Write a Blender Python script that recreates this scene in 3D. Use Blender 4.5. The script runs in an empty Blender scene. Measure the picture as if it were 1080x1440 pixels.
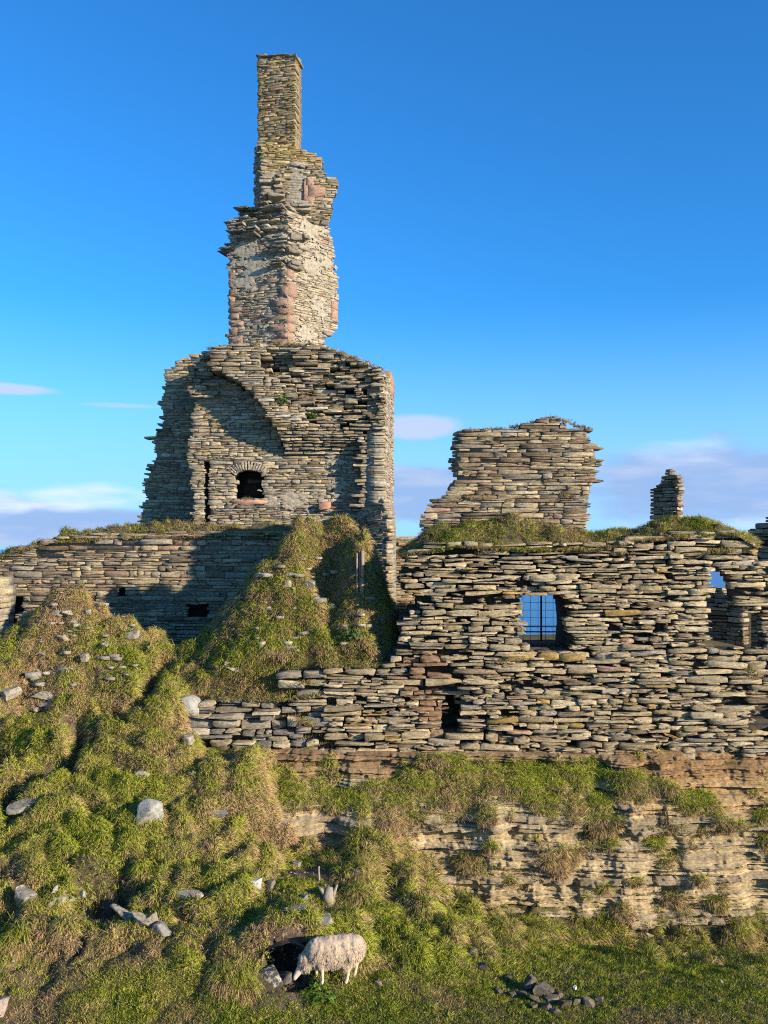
import bpy, math, random
import numpy as np
rng = np.random.default_rng(11)
random.seed(5)
C = bpy.context.scene.collection
F, CX, CY, CAMZ = 1300.0, 540.0, 772.0, 8.2      # focal length in photo pixels, principal column, horizon row, eye height

def P(px, py, Y):
    return np.array([(px-CX)/F*Y, Y, CAMZ+(CY-py)/F*Y])

# ------------------------------------------------------------------ noise
def _h(ix, iy, iz, seed):
    n = (ix.astype(np.int64)*374761393 + iy.astype(np.int64)*668265263 + iz.astype(np.int64)*2147483647 + seed*974634777) & 0xffffffff
    n = ((n ^ (n >> 13))*1274126177) & 0xffffffff
    n = n ^ (n >> 16)
    return (n & 0xffffff)/float(0xffffff)
def vnoise(x, y, z=0.0, seed=0):
    x, y, z = np.broadcast_arrays(np.asarray(x, float), np.asarray(y, float), np.asarray(z, float))
    ix, iy, iz = np.floor(x).astype(np.int64), np.floor(y).astype(np.int64), np.floor(z).astype(np.int64)
    fx, fy, fz = x-ix, y-iy, z-iz
    fx, fy, fz = [f*f*f*(f*(f*6-15)+10) for f in (fx, fy, fz)]
    r = 0
    for dx in (0, 1):
        for dy in (0, 1):
            for dz in (0, 1):
                w = (fx if dx else 1-fx)*(fy if dy else 1-fy)*(fz if dz else 1-fz)
                r = r+w*_h(ix+dx, iy+dy, iz+dz, seed)
    return r*2-1
def fbm(x, y, z=0.0, seed=0, octs=4, gain=.5):
    r, a, t = 0, 1., 0.
    for o in range(octs):
        r = r+a*vnoise(np.asarray(x)*2**o, np.asarray(y)*2**o, np.asarray(z)*2**o, seed+o*17)
        t += a; a *= gain
    return r/t
def sstep(a, b, x):
    t = np.clip((x-a)/(b-a), 0, 1)
    return t*t*(3-2*t)

# ------------------------------------------------------------------ meshes
def mesh_obj(name, verts, facegroups, mat, parent=None, col=None, attrs=None, smooth=False):
    """facegroups: list of (n,k) integer arrays. Links ONE mesh object."""
    me = bpy.data.meshes.new(name)
    verts = np.asarray(verts, np.float32)
    loops = np.concatenate([np.asarray(g, np.int32).ravel() for g in facegroups])
    tot = np.concatenate([np.full(len(g), np.asarray(g).shape[1], np.int32) for g in facegroups])
    start = np.concatenate([[0], np.cumsum(tot)[:-1]]).astype(np.int32)
    me.vertices.add(len(verts)); me.vertices.foreach_set('co', verts.ravel())
    me.loops.add(len(loops)); me.loops.foreach_set('vertex_index', loops)
    me.polygons.add(len(tot)); me.polygons.foreach_set('loop_start', start); me.polygons.foreach_set('loop_total', tot)
    if smooth: me.polygons.foreach_set('use_smooth', np.ones(len(tot), bool))
    if col is not None:
        a = me.color_attributes.new('Col', 'FLOAT_COLOR', 'POINT')
        c4 = np.ones((len(verts), 4), np.float32); c4[:, :3] = col
        a.data.foreach_set('color', c4.ravel())
    for k, v in (attrs or {}).items():
        a = me.attributes.new(k, 'FLOAT', 'POINT'); a.data.foreach_set('value', np.asarray(v, np.float32))
    me.update(calc_edges=True); me.validate()
    o = bpy.data.objects.new(name, me); C.objects.link(o)
    me.materials.append(mat)
    if parent is not None: o.parent = parent; o.matrix_parent_inverse = parent.matrix_world.inverted()
    return o
def tag(o, label=None, cat=None, group=None, kind=None):
    if label: o['label'] = label
    if cat: o['category'] = cat
    if group: o['group'] = group
    if kind: o['kind'] = kind
    return o
def thing(name, label, cat, loc, group=None):
    o = bpy.data.objects.new(name, None); C.objects.link(o); o.location = [float(v) for v in loc]
    o.empty_display_size = .2
    bpy.context.view_layer.update()
    return tag(o, label, cat, group)

class Soup:
    def __init__(s): s.v, s.f, s.c, s.n = [], {}, [], 0
    def add(s, verts, groups, col):
        verts = np.asarray(verts, float).reshape(-1, 3)
        for g in groups:
            g = np.asarray(g); s.f.setdefault(g.shape[1], []).append(g+s.n)
        s.v.append(verts); s.c.append(np.broadcast_to(np.asarray(col, float), (len(verts), 3))); s.n += len(verts)
    def build(s, name, mat, parent=None, smooth=False):
        return mesh_obj(name, np.concatenate(s.v), [np.concatenate(g) for g in s.f.values()], mat, parent, np.concatenate(s.c), smooth=smooth)

# ------------------------------------------------------------------ materials
def nt(name):
    m = bpy.data.materials.new(name); m.use_nodes = True
    t = m.node_tree; t.nodes.clear()
    out = t.nodes.new('ShaderNodeOutputMaterial'); b = t.nodes.new('ShaderNodeBsdfPrincipled')
    t.links.new(b.outputs[0], out.inputs[0])
    b.inputs['Roughness'].default_value = .9
    b.inputs['Specular IOR Level'].default_value = .2
    return m, t, b, out
def N(t, typ, **kw):
    n = t.nodes.new(typ)
    for k, v in kw.items():
        if k in n.inputs: n.inputs[k].default_value = v
        else: setattr(n, k, v)
    return n
def mixc(t, fac, a, b, mode='MIX'):
    n = t.nodes.new('ShaderNodeMix'); n.data_type = 'RGBA'; n.blend_type = mode
    for sock, val in ((n.inputs[0], fac), (n.inputs[6], a), (n.inputs[7], b)):
        if hasattr(val, 'is_output'): t.links.new(val, sock)
        elif isinstance(val, (int, float)): sock.default_value = val
        else: sock.default_value = (*val, 1)
    return n.outputs[2]
def ramp(t, src, lo, hi):
    n = t.nodes.new('ShaderNodeMapRange'); n.inputs[1].default_value = lo; n.inputs[2].default_value = hi
    n.interpolation_type = 'SMOOTHSTEP'; t.links.new(src, n.inputs[0]); return n.outputs[0]
def noise(t, scale, detail=5, rough=.6, stretch=None, dist=0):
    g = N(t, 'ShaderNodeNewGeometry'); src = g.outputs['Position']
    if stretch:
        mp = N(t, 'ShaderNodeMapping'); mp.inputs['Scale'].default_value = stretch
        t.links.new(src, mp.inputs[0]); src = mp.outputs[0]
    n = N(t, 'ShaderNodeTexNoise', Scale=scale, Detail=detail, Roughness=rough, Distortion=dist)
    t.links.new(src, n.inputs['Vector']); return n.outputs['Fac']
def bump(t, b, src, strength, dist):
    n = N(t, 'ShaderNodeBump', Strength=strength, Distance=dist)
    t.links.new(src, n.inputs['Height']); t.links.new(n.outputs[0], b.inputs['Normal'])

def stone_material(name, lichen_pale=.25, lichen_gold=.1, contrast=.5, pale=(.37, .33, .26)):
    m, t, b, _ = nt(name)
    a = N(t, 'ShaderNodeAttribute', attribute_name='Col').outputs['Color']
    n1 = noise(t, 9, 6, .65, (1, 1, 2.5))
    dark = mixc(t, 1.0, a, (.55, .54, .55), 'MULTIPLY'); lite = mixc(t, 1.0, a, (1.28, 1.26, 1.2), 'MULTIPLY')
    base = mixc(t, ramp(t, n1, .5-contrast*.45, .5+contrast*.45), dark, lite)
    n2 = noise(t, 5.3, 8, .7)
    base = mixc(t, ramp(t, n2, .69-lichen_pale*.35, .74), base, pale)
    n3 = noise(t, 2.1, 8, .75)
    base = mixc(t, ramp(t, n3, .72-lichen_gold*.4, .78), base, (.22, .165, .05))
    n4 = noise(t, 23, 4, .6)
    base = mixc(t, ramp(t, n4, .60, .68), base, (.05, .046, .042))
    t.links.new(base, b.inputs['Base Color'])
    bump(t, b, noise(t, 30, 7, .75, (1, 1, 2.2)), .9, .02)
    return m
M_front = stone_material('flagstone_front', .25, .18)
M_tower = stone_material('flagstone_tower', .35, .12)
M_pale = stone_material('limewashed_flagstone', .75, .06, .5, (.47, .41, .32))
M_moss = stone_material('flagstone_gold_lichen', .3, .75)
def flat_material(name, col, var=.35, sc=8, bmp=.6, stretch=None, rough=.95):
    m, t, b, _ = nt(name)
    n = noise(t, sc, 7, .65, stretch)
    c = mixc(t, ramp(t, n, .3, .7), tuple(v*(1-var) for v in col), tuple(v*(1+var) for v in col))
    t.links.new(c, b.inputs['Base Color']); b.inputs['Roughness'].default_value = rough
    bump(t, b, noise(t, sc*4, 6, .7, stretch), bmp, .02)
    return m
M_core_dark = flat_material('shade_core', (.05, .042, .034))  # near-black core colour, shade painted into open joints and wall holes
M_core_lime = flat_material('lime_mortar', (.26, .225, .175))
M_red = flat_material('red_sandstone', (.40, .225, .155), .22, 7, .4)
M_wood = flat_material('weathered_wood', (.30, .25, .19), .35, 10, .6, (6, 6, .8))
M_timber = flat_material('reddish_timber', (.33, .22, .16), .35, 10, .6, (6, 6, .8))
M_metal = flat_material('dark_fence_metal', (.015, .016, .02), .2, 9, .1, None, .6)
M_earth = flat_material('bare_earth', (.105, .075, .052), .5, 6, .9)

# rock (boulders) with crusty lichen
def rock_material(name, lich, lo, hi):
    m, t, b, _ = nt(name)
    a = N(t, 'ShaderNodeAttribute', attribute_name='Col').outputs['Color']
    n1 = noise(t, 7, 8, .7)
    base = mixc(t, ramp(t, n1, .3, .7), mixc(t, 1., a, (.6, .6, .6), 'MULTIPLY'), mixc(t, 1., a, (1.25, 1.25, 1.2), 'MULTIPLY'))
    base = mixc(t, ramp(t, noise(t, 11, 8, .75), lo, hi), base, lich)
    base = mixc(t, ramp(t, noise(t, 17, 5, .7), .58, .66), base, (.035, .035, .035))
    t.links.new(base, b.inputs['Base Color']); bump(t, b, noise(t, 22, 8, .75), 1., .03)
    return m
M_boulder = rock_material('grey_boulder', (.43, .39, .31), .50, .60)
M_slate = rock_material('dark_slate', (.16, .16, .16), .60, .70)

# grass
def grass_material(name):
    m, t, b, out = nt(name)
    a = N(t, 'ShaderNodeAttribute', attribute_name='Col').outputs['Color']
    t.links.new(a, b.inputs['Base Color']); b.inputs['Roughness'].default_value = .65
    cn = N(t, 'ShaderNodeAttribute', attribute_name='lie').outputs['Vector']; ge = N(t, 'ShaderNodeNewGeometry').outputs['Normal']
    vm = N(t, 'ShaderNodeMix'); vm.data_type = 'VECTOR'; vm.inputs[0].default_value = .78; t.links.new(ge, vm.inputs[4]); t.links.new(cn, vm.inputs[5])
    nz = N(t, 'ShaderNodeVectorMath'); nz.operation = 'NORMALIZE'; t.links.new(vm.outputs[1], nz.inputs[0]); t.links.new(nz.outputs[0], b.inputs['Normal'])
    tr = N(t, 'ShaderNodeBsdfTranslucent'); t.links.new(a, tr.inputs[0])
    mx = N(t, 'ShaderNodeMixShader'); mx.inputs[0].default_value = .25
    t.links.new(b.outputs[0], mx.inputs[1]); t.links.new(tr.outputs[0], mx.inputs[2]); t.links.new(mx.outputs[0], out.inputs[0])
    return m
M_grass = grass_material('grass_blades')

def ground_material():
    m, t, b, _ = nt('turf_ground')
    bare = N(t, 'ShaderNodeAttribute', attribute_name='bare').outputs['Fac']
    g = mixc(t, ramp(t, noise(t, 3.5, 8, .7), .35, .65), (.07, .075, .018), (.17, .125, .055))
    e = mixc(t, ramp(t, noise(t, 8, 8, .7), .35, .65), (.06, .04, .028), (.15, .11, .075))
    c = mixc(t, bare, g, e)
    t.links.new(c, b.inputs['Base Color']); bump(t, b, noise(t, 25, 8, .75), 1., .04)
    return m
M_ground = ground_material()

def cliff_material():
    m, t, b, _ = nt('layered_sandstone')
    a = N(t, 'ShaderNodeAttribute', attribute_name='Col').outputs['Color']
    n1 = noise(t, 4, 8, .7, (.6, .6, 11))
    base = mixc(t, ramp(t, n1, .3, .7), mixc(t, 1., a, (.62, .58, .52), 'MULTIPLY'), mixc(t, 1., a, (1.22, 1.22, 1.2), 'MULTIPLY'))
    base = mixc(t, ramp(t, noise(t, 1.4, 6, .7), .56, .72), base, mixc(t, 1., a, (.66, .64, .62), 'MULTIPLY'))
    base = mixc(t, ramp(t, noise(t, 12, 6, .7, (1, 1, 4)), .61, .7), base, (.07, .055, .04))
    t.links.new(base, b.inputs['Base Color']); bump(t, b, noise(t, 9, 9, .75, (1, 1, 9)), 1., .05)
    return m
M_cliff = cliff_material()

# ------------------------------------------------------------------ masonry
def scan(poly, z):
    xs = []
    n = len(poly)
    for i in range(n):
        (u0, z0), (u1, z1) = poly[i], poly[(i+1) % n]
        if (z0 <= z) != (z1 <= z): xs.append(u0+(z-z0)/(z1-z0)*(u1-u0))
    xs.sort()
    return [(xs[i], xs[i+1]) for i in range(0, len(xs)-1, 2)]
def minus(iv, cut):
    out = []
    for a, b in iv:
        segs = [(a, b)]
        for c, d in cut:
            nx = []
            for s, e in segs:
                if d <= s or c >= e: nx.append((s, e))
                else:
                    if c > s: nx.append((s, c))
                    if d < e: nx.append((d, e))
            segs = nx
        out += segs
    return out

NO = 14
_th = np.linspace(0, 2*np.pi, NO, endpoint=False)+.22
class Plane:
    """A vertical wall face between two (photo column, distance) points."""
    def __init__(s, a, b):
        A = P(a[0], 0, a[1]); B = P(b[0], 0, b[1])
        s.A = A[:2]; d = B[:2]-A[:2]; s.L = np.linalg.norm(d); s.d = d/s.L; s.n = np.array([s.d[1], -s.d[0]])
    def uv(s, px, py):
        k = (px-CX)/F
        u = (k*s.A[1]-s.A[0])/(s.d[0]-k*s.d[1]); Y = s.A[1]+u*s.d[1]
        return u, CAMZ+(CY-py)/F*Y
    def poly(s, pts): return [s.uv(*p) for p in pts]
    def px(s, u, z):
        x = s.A[0]+u*s.d[0]; y = s.A[1]+u*s.d[1]
        return CX+x/y*F, CY-(z-CAMZ)/y*F
    def world(s, u, z, dep):
        u, z, dep = np.broadcast_arrays(u, z, dep)
        return np.stack([s.A[0]+u*s.d[0]+dep*s.n[0], s.A[1]+u*s.d[1]+dep*s.n[1], z], -1)

def stones_mesh(soup, pl, u, z, hw, hh, dep, depth, tilt, col, nexp=None, chip=.07, inset=.13):
    """one irregular rounded slab per entry"""
    n = len(u)
    if n == 0: return
    e = (rng.uniform(4., 14, n) if nexp is None else np.full(n, nexp))[:, None]
    c, s_ = np.cos(_th)[None], np.sin(_th)[None]
    ou = np.sign(c)*np.abs(c)**(2/e); oz = np.sign(s_)*np.abs(s_)**(2/e)
    corner = (np.abs(c*s_) > .38)*rng.uniform(0, 1, (n, NO))**2*.16; ou = ou*(1-corner)*(1+rng.normal(0, chip, (n, NO))*.5); oz = oz*(1-corner)*(1+rng.normal(0, chip, (n, NO))*1.2)
    taper = rng.normal(0, .17, (n, 1)); oz = oz*(1+taper*ou)
    oz += rng.normal(0, .10, (n, 1))*ou
    m = np.minimum(hw, hh)[:, None]
    U = ou*hw[:, None]; Z = oz*hh[:, None]
    sh = inset*m
    Ui = U*(1-sh/hw[:, None]); Zi = Z*(1-sh*rng.uniform(.6, 1.3, (n, 1))/hh[:, None])
    rings_u = np.stack([Ui, U, U*.96], 1); rings_z = np.stack([Zi, Z, Z*.93], 1)
    dp = np.stack([dep[:, None]+rng.normal(0, .012, (n, NO))-.0, dep[:, None]-m*.22+rng.normal(0, .01, (n, NO)), np.repeat((dep-depth)[:, None], NO, 1)], 1)
    sl = rng.normal(0, .06, (n, 1, 1)); dp = dp+sl*rings_z
    cu, cz = np.zeros((n, 1)), np.zeros((n, 1)); cd = dep[:, None]+rng.uniform(-.012, .012, (n, 1))
    UU = np.concatenate([rings_u.reshape(n, -1), cu], 1); ZZ = np.concatenate([rings_z.reshape(n, -1), cz], 1); DD = np.concatenate([dp.reshape(n, -1), cd], 1)
    ct, st = np.cos(tilt)[:, None], np.sin(tilt)[:, None]
    UR = u[:, None]+UU*ct-ZZ*st; ZR = z[:, None]+UU*st+ZZ*ct
    V = pl.world(UR, ZR, DD)
    K = NO*3+1
    i = np.arange(NO); j = (i+1) % NO
    tri = np.stack([i, j, np.full(NO, NO*3)], 1)
    q1 = np.stack([NO+i, NO+j, j, i], 1); q2 = np.stack([2*NO+i, 2*NO+j, NO+j, NO+i], 1)
    base = (np.arange(n)*K)[:, None, None]
    T = (tri[None]+base).reshape(-1, 3); Q = (np.concatenate([q1, q2])[None]+base).reshape(-1, 4)
    soup.add(V.reshape(-1, 3), [T, Q], np.repeat(col, K, 0))

def box_soup(soup, pl, u0, u1, z0, z1, d0, d1, col):
    uu = np.array([u0, u1, u1, u0]*2); zz = np.array([z0, z0, z1, z1]*2); dd = np.array([d0]*4+[d1]*4)
    soup.add(pl.world(uu, zz, dd), [np.array([[0, 1, 2, 3], [5, 4, 7, 6], [1, 5, 6, 2], [4, 0, 3, 7], [3, 2, 6, 7], [4, 5, 1, 0]])], col)

def masonry(pl, poly, holes=(), hc=(.09, .2), ln=(.35, 1.1), gap=.012, depth=.45, thick=1.0, inset=.22, miss=.02,
            jit=.04, off=None, colf=None, split=.35, warp=.05, soup=None, core=None, chip=.07, tiltsd=.015, missf=None, edge=.05, hgt=(.8, 1.), ends=.55):
    soup = soup or Soup(); core = core or Soup()
    zs = [p[1] for p in poly]; z = min(zs); zt = max(zs)
    rec = []
    seed = int(rng.integers(1e6))
    while z < zt-.02:
        h = rng.uniform(*hc) if rng.random() > .12 else hc[1]*rng.uniform(1., 1.3)
        zc = z+h/2
        iv = minus(scan(poly, zc), [c for hl in holes for c in scan(hl, zc)])
        for a, b in iv:
            if b-a < .06: continue
            a2, b2 = a+rng.normal(0, edge), b+rng.normal(0, edge)
            m = min(.06, (b-a)*.2)
            box_soup(core, pl, a+m, b-m, z-.004, z+h+.002, -inset-rng.uniform(0, .01), -thick, (1, 1, 1))
            x = a2
            while x < b2-.03:
                l = math.exp(rng.uniform(math.log(ln[0]), math.log(ln[1])))
                if x+l > b2-.12: l = b2-x
                isend = (x-a2 < .01) or (x+l > b2-.01)
                if rng.random() < split and h > hc[0]*1.25:
                    f = rng.uniform(.35, .65); cut = l*rng.uniform(.4, .6) if rng.random() < .4 else None
                    rec.append((x, l, z, h*f, isend))
                    if cut: rec.append((x, cut, z+h*f, h*(1-f), isend)); rec.append((x+cut, l-cut, z+h*f, h*(1-f), isend))
                    else: rec.append((x, l, z+h*f, h*(1-f), isend))
                else: rec.append((x, l, z, h, isend))
                x += l
        z += h
    R = np.array(rec, float)
    u = R[:, 0]+R[:, 1]/2; zc = R[:, 2]+R[:, 3]/2
    zc = zc+warp*fbm(u*.45, zc*.7, 0, seed)+.35*warp*vnoise(u*1.6, zc*3, 3, seed)
    keep = rng.random(len(u)) > miss
    if missf is not None: keep &= rng.random(len(u)) > missf(*pl.px(u, zc))
    R, u, zc = R[keep], u[keep], zc[keep]; n = len(u)
    hw = np.maximum(R[:, 1]/2-gap*rng.uniform(.3, 1.4, n), .025); hh = np.maximum(R[:, 3]/2*rng.uniform(*hgt, n)-gap*.3, .012)
    dep = rng.normal(0, jit, n)
    dp = np.full(n, depth)+R[:, 4]*ends*0
    px, py = pl.px(u, zc)
    if off is not None:
        o = off(px, py); dep = dep+o; dp = dp+np.maximum(o, 0)
    rr = rng.random((n, 3))
    col = colf(px, py, rr)
    stones_mesh(soup, pl, u, zc, hw, hh, dep, dp, rng.normal(0, tiltsd, n), col, chip=chip)
    return soup, core

def pal(cols, w):
    cols = np.array(cols); w = np.array(w, float)/sum(w); cw = np.cumsum(w)
    def f(px, py, r):
        i = np.clip(np.searchsorted(cw, r[:, 0]), 0, len(cols)-1)
        return cols[i]*(.72+.56*r[:, 1:2])
    return f
TAN = (.36, .28, .168); BUFF = (.40, .325, .212); GREY = (.27, .23, .175); BRN = (.215, .155, .10); GOLD = (.35, .235, .085); PINK = (.31, .205, .145); PALE = (.41, .35, .265)
pal_front = pal([TAN, BUFF, GREY, BRN, GOLD, PINK], [5, 4.5, 1.2, 1.1, .35, .15])
pal_tower = pal([GREY, BUFF, TAN, PALE, BRN, PINK], [4, 3, 3, 1.5, 1.2, .3])
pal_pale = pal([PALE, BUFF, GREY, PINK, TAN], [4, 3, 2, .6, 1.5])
pal_warm = pal([TAN, BRN, GREY, BUFF, PINK], [4, 2.4, 2, 2, .5])
pal_grey = pal([GREY, PALE, BUFF, (.2, .18, .155)], [4, 2, 2.5, 1.5])

def slab(soup, pl, px0, py0, px1, py1, dep, depth, col, nexp=6., tilt=0., chip=.03):
    u0, z0 = pl.uv(px0, py1); u1, z1 = pl.uv(px1, py0)
    stones_mesh(soup, pl, np.array([(u0+u1)/2]), np.array([(z0+z1)/2]), np.array([abs(u1-u0)/2]), np.array([abs(z1-z0)/2]), np.array([dep]), np.array([depth]), np.array([tilt]), np.array([col], float), nexp=nexp, chip=chip, inset=.10)

def rect(pl, a, b, c, d): return pl.poly([(a, b), (c, b), (c, d), (a, d)])

# ------------------------------------------------------------------ sky, sea, sun, camera
SUN_AZ, SUN_EL = math.radians(56), math.radians(16)       # azimuth to the right of straight behind the camera
sun_dir = np.array([math.sin(SUN_AZ)*math.cos(SUN_EL), -math.cos(SUN_AZ)*math.cos(SUN_EL), math.sin(SUN_EL)])
sl = bpy.data.lights.new('sun', 'SUN'); sl.energy = 5.0; sl.angle = math.radians(.55); sl.color = (1., .87, .68)
so = bpy.data.objects.new('sun', sl); C.objects.link(so)
import mathutils
so.rotation_euler = mathutils.Vector(-sun_dir).to_track_quat('-Z', 'Y').to_euler()
so.location = (20, -20, 20)
w = bpy.data.worlds.new('World'); bpy.context.scene.world = w; w.use_nodes = True
t = w.node_tree; t.nodes.clear()
def MA(op, a, b=None, c=None):
    n = t.nodes.new('ShaderNodeMath'); n.operation = op
    for i, v in enumerate((a, b, c)):
        if v is None: continue
        if hasattr(v, 'is_output'): t.links.new(v, n.inputs[i])
        else: n.inputs[i].default_value = v
    return n.outputs[0]
def SS(x, lo, hi):
    n = t.nodes.new('ShaderNodeMapRange'); n.interpolation_type = 'SMOOTHSTEP'
    n.inputs[1].default_value = lo; n.inputs[2].default_value = hi; t.links.new(x, n.inputs[0]); return n.outputs[0]
wo = t.nodes.new('ShaderNodeOutputWorld'); bg = t.nodes.new('ShaderNodeBackground'); t.links.new(bg.outputs[0], wo.inputs[0])
SKY = .09; bg.inputs[1].default_value = SKY
sk = t.nodes.new('ShaderNodeTexSky'); sk.sky_type = 'NISHITA'; sk.sun_disc = False
sk.sun_elevation = SUN_EL; sk.sun_rotation = math.atan2(sun_dir[0], sun_dir[1]); sk.altitude = 20
sk.air_density = 1.0; sk.dust_density = .3; sk.ozone_density = 3.
tc = t.nodes.new('ShaderNodeTexCoord'); sp = t.nodes.new('ShaderNodeSeparateXYZ'); t.links.new(tc.outputs['Generated'], sp.inputs[0])
az = MA('ARCTAN2', sp.outputs[0], sp.outputs[1]); el = MA('ARCSINE', sp.outputs[2])
def cloudnoise(sx, sy, off, det=6, rough=.55):
    cb = t.nodes.new('ShaderNodeCombineXYZ'); t.links.new(MA('MULTIPLY', az, sx), cb.inputs[0]); t.links.new(MA('MULTIPLY', el, sy), cb.inputs[1]); cb.inputs[2].default_value = off
    n = t.nodes.new('ShaderNodeTexNoise'); n.inputs['Scale'].default_value = 1; n.inputs['Detail'].default_value = det; n.inputs['Roughness'].default_value = rough
    t.links.new(cb.outputs[0], n.inputs['Vector']); return n.outputs['Fac']
nA = cloudnoise(7, 26, 1.3); nB = cloudnoise(9, 40, 7.1); nC = cloudnoise(3, 60, 4.4, 4)
def blob(px, py, rx, ry, k=.5):
    """soft cloud body at one bearing, ragged by noise"""
    a = MA('DIVIDE', MA('SUBTRACT', az, math.atan((px-CX)/F)), rx/F); e = MA('DIVIDE', MA('SUBTRACT', el, math.atan((CY-py)/F)), ry/F)
    d = MA('SQRT', MA('ADD', MA('MULTIPLY', a, a), MA('MULTIPLY', e, e)))
    return SS(MA('ADD', MA('SUBTRACT', 1., d), MA('MULTIPLY', MA('SUBTRACT', nA, .5), k*3.8)), .08, .55)
def MX(*v):
    r = v[0]
    for x in v[1:]: r = MA('MAXIMUM', r, x)
    return r
bank = MX(blob(1010, 690, 330, 78, .45), blob(600, 700, 190, 60, .5), blob(60, 742, 300, 34, .5), blob(1500, 690, 400, 90), blob(-400, 700, 400, 80))
streak = MX(blob(20, 563, 85, 10, .25), blob(592, 600, 80, 20, .3), MA('MULTIPLY', blob(170, 578, 80, 5, .25), .5))
white = MX(blob(115, 703, 120, 24, .35), blob(0, 712, 50, 26, .35), MA('MULTIPLY', blob(985, 740, 170, 22, .5), .55), MA('MULTIPLY', blob(960, 640, 90, 22, .5), .35))
low = MA('MULTIPLY', SS(MA('MULTIPLY', el, -1), -.27, .0), .85)
def CM(f, a, b):
    n = t.nodes.new('ShaderNodeMix'); n.data_type = 'RGBA'
    for s, v in ((n.inputs[0], f), (n.inputs[6], a), (n.inputs[7], b)):
        if hasattr(v, 'is_output'): t.links.new(v, s)
        elif isinstance(v, float): s.default_value = v
        else: s.default_value = (*v, 1)
    return n.outputs[2]
mulc = t.nodes.new('ShaderNodeMix'); mulc.data_type = 'RGBA'; mulc.blend_type = 'MULTIPLY'; mulc.inputs[0].default_value = 1
t.links.new(sk.outputs[0], mulc.inputs[6]); mulc.inputs[7].default_value = (.27, 1.02, 1.66, 1)
c = mulc.outputs[2]
CS = 1/SKY
c = CM(low, c, tuple(v*CS for v in (.25, .455, .72)))
c = CM(MA('MULTIPLY', bank, .9), c, tuple(v*CS for v in (.20, .30, .51)))
c = CM(MA('MULTIPLY', SS(nB, .45, .7), MA('MULTIPLY', bank, .55)), c, tuple(v*CS for v in (.37, .42, .55)))
c = CM(MA('MULTIPLY', streak, .85), c, tuple(v*CS for v in (.36, .42, .60)))
c = CM(MA('MULTIPLY', MA('MULTIPLY', white, SS(nB, .32, .62)), .8), c, tuple(v*CS for v in (.50, .57, .70)))
t.links.new(c, bg.inputs[0])
sc = bpy.context.scene
sc.view_settings.view_transform = 'Standard'; sc.view_settings.look = 'None'; sc.view_settings.exposure = .76; sc.view_settings.gamma = 1
cam = bpy.data.cameras.new('camera'); co = bpy.data.objects.new('camera', cam); C.objects.link(co); sc.camera = co
co.location = (0, 0, CAMZ); co.rotation_euler = (math.pi/2, 0, 0)
cam.sensor_fit = 'VERTICAL'; cam.sensor_height = 36; cam.lens = 36*F/1440; cam.shift_y = (CY-720)/1440; cam.clip_end = 60000; cam.clip_start = .1
sc.cycles.max_bounces = 5; sc.cycles.use_denoising = False; sc.cycles.filter_width = 1.1; sc.cycles.use_adaptive_sampling = False

def sea_material():
    m, tt, b, _ = nt('sea_water')
    b.inputs['Base Color'].default_value = (.015, .10, .26, 1); b.inputs['Roughness'].default_value = .25; b.inputs['Specular IOR Level'].default_value = .5
    bump(tt, b, noise(tt, .25, 6, .6, (1, 2.2, 1)), .6, .6); return m
tag(mesh_obj('sea', [(-30000, 20, -15), (30000, 20, -15), (30000, 45000, -15), (-30000, 45000, -15)], [[[0, 1, 2, 3]]], sea_material()), kind='structure')

# ------------------------------------------------------------------ FRONT WALL
YF = 24.0
pf = Plane((250, YF), (1080, YF))
front_poly = pf.poly([(458, 1063), (560, 1069), (700, 1067), (860, 1066), (942, 1067), (942, 747), (900, 752), (850, 765), (800, 765), (760, 764), (700, 764), (640, 762), (600, 765),
    (572, 772), (566, 800), (556, 815), (566, 832), (585, 836), (584, 858), (560, 866), (556, 880), (562, 900), (545, 925), (532, 939), (480, 940), (458, 937)])
right_poly = pf.poly([(942, 1067), (1090, 1069), (1150, 1070), (1150, 812), (1078, 812), (1074, 790), (1070, 770), (1058, 757), (1040, 745), (1015, 740), (960, 745), (942, 747)])
win1 = pf.poly([(738, 834), (790, 834), (800, 848), (803, 880), (800, 917), (736, 917), (734, 880)])
win2 = pf.poly([(1006, 800), (1016, 803), (1026, 818), (1031, 850), (1072, 864), (1074, 911), (996, 911), (1001, 880), (998, 850), (1000, 820)])
hole1 = pf.poly([(632, 975), (646, 985), (650, 1000), (640, 1036), (622, 1036), (624, 1004)])
hole2 = pf.poly([(1066, 968), (1100, 968), (1100, 1040), (1070, 1035)])
def col_front(px, py, r):
    c = pal_front(px, py, r)
    left = (px < 455+8*np.sin(py*.3))
    c = np.where(left[:, None], pal_grey(px, py, r)*1.02, c)
    g2 = sstep(455, 700, px)
    c = c*(.95+.1*g2[:, None])
    rust = (np.hypot((px-600)/45, (py-965)/50) < 1) & (r[:, 2] > .45)
    c = np.where(rust[:, None], np.array([.27, .165, .10]), c)
    return c
def miss_front(px, py):
    m = .03+.10*(vnoise(px/28, py/14, 0, 5) > .4)+.12*(vnoise(px/60, py/30, 0, 9) > .5)
    m = m+1.*(np.hypot((px-634)/13, (py-1006)/30) < 1)+1.*(np.hypot((px-1078)/11, (py-1003)/33) < 1)
    m = m+.35*(np.hypot((px-625)/36, (py-952)/16) < 1)+.25*(np.hypot((px-690)/40, (py-838)/12) < 1)
    return m
def off_front(px, py):
    o = .09*fbm(px/90, py/60, 0, 31, 3)
    o = o-.25*(np.hypot((px-630)/30, (py-1000)/42) < 1)
    o = o-.10*sstep(470, 450, px)*sstep(300, 380, px)
    return o+.05*sstep(870, 1060, py)
fw = thing('ruined_wall', 'long dry stone wall of tan flagstones with two gaping window holes above the rock', 'stone wall', (4, YF, 2.8))
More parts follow.
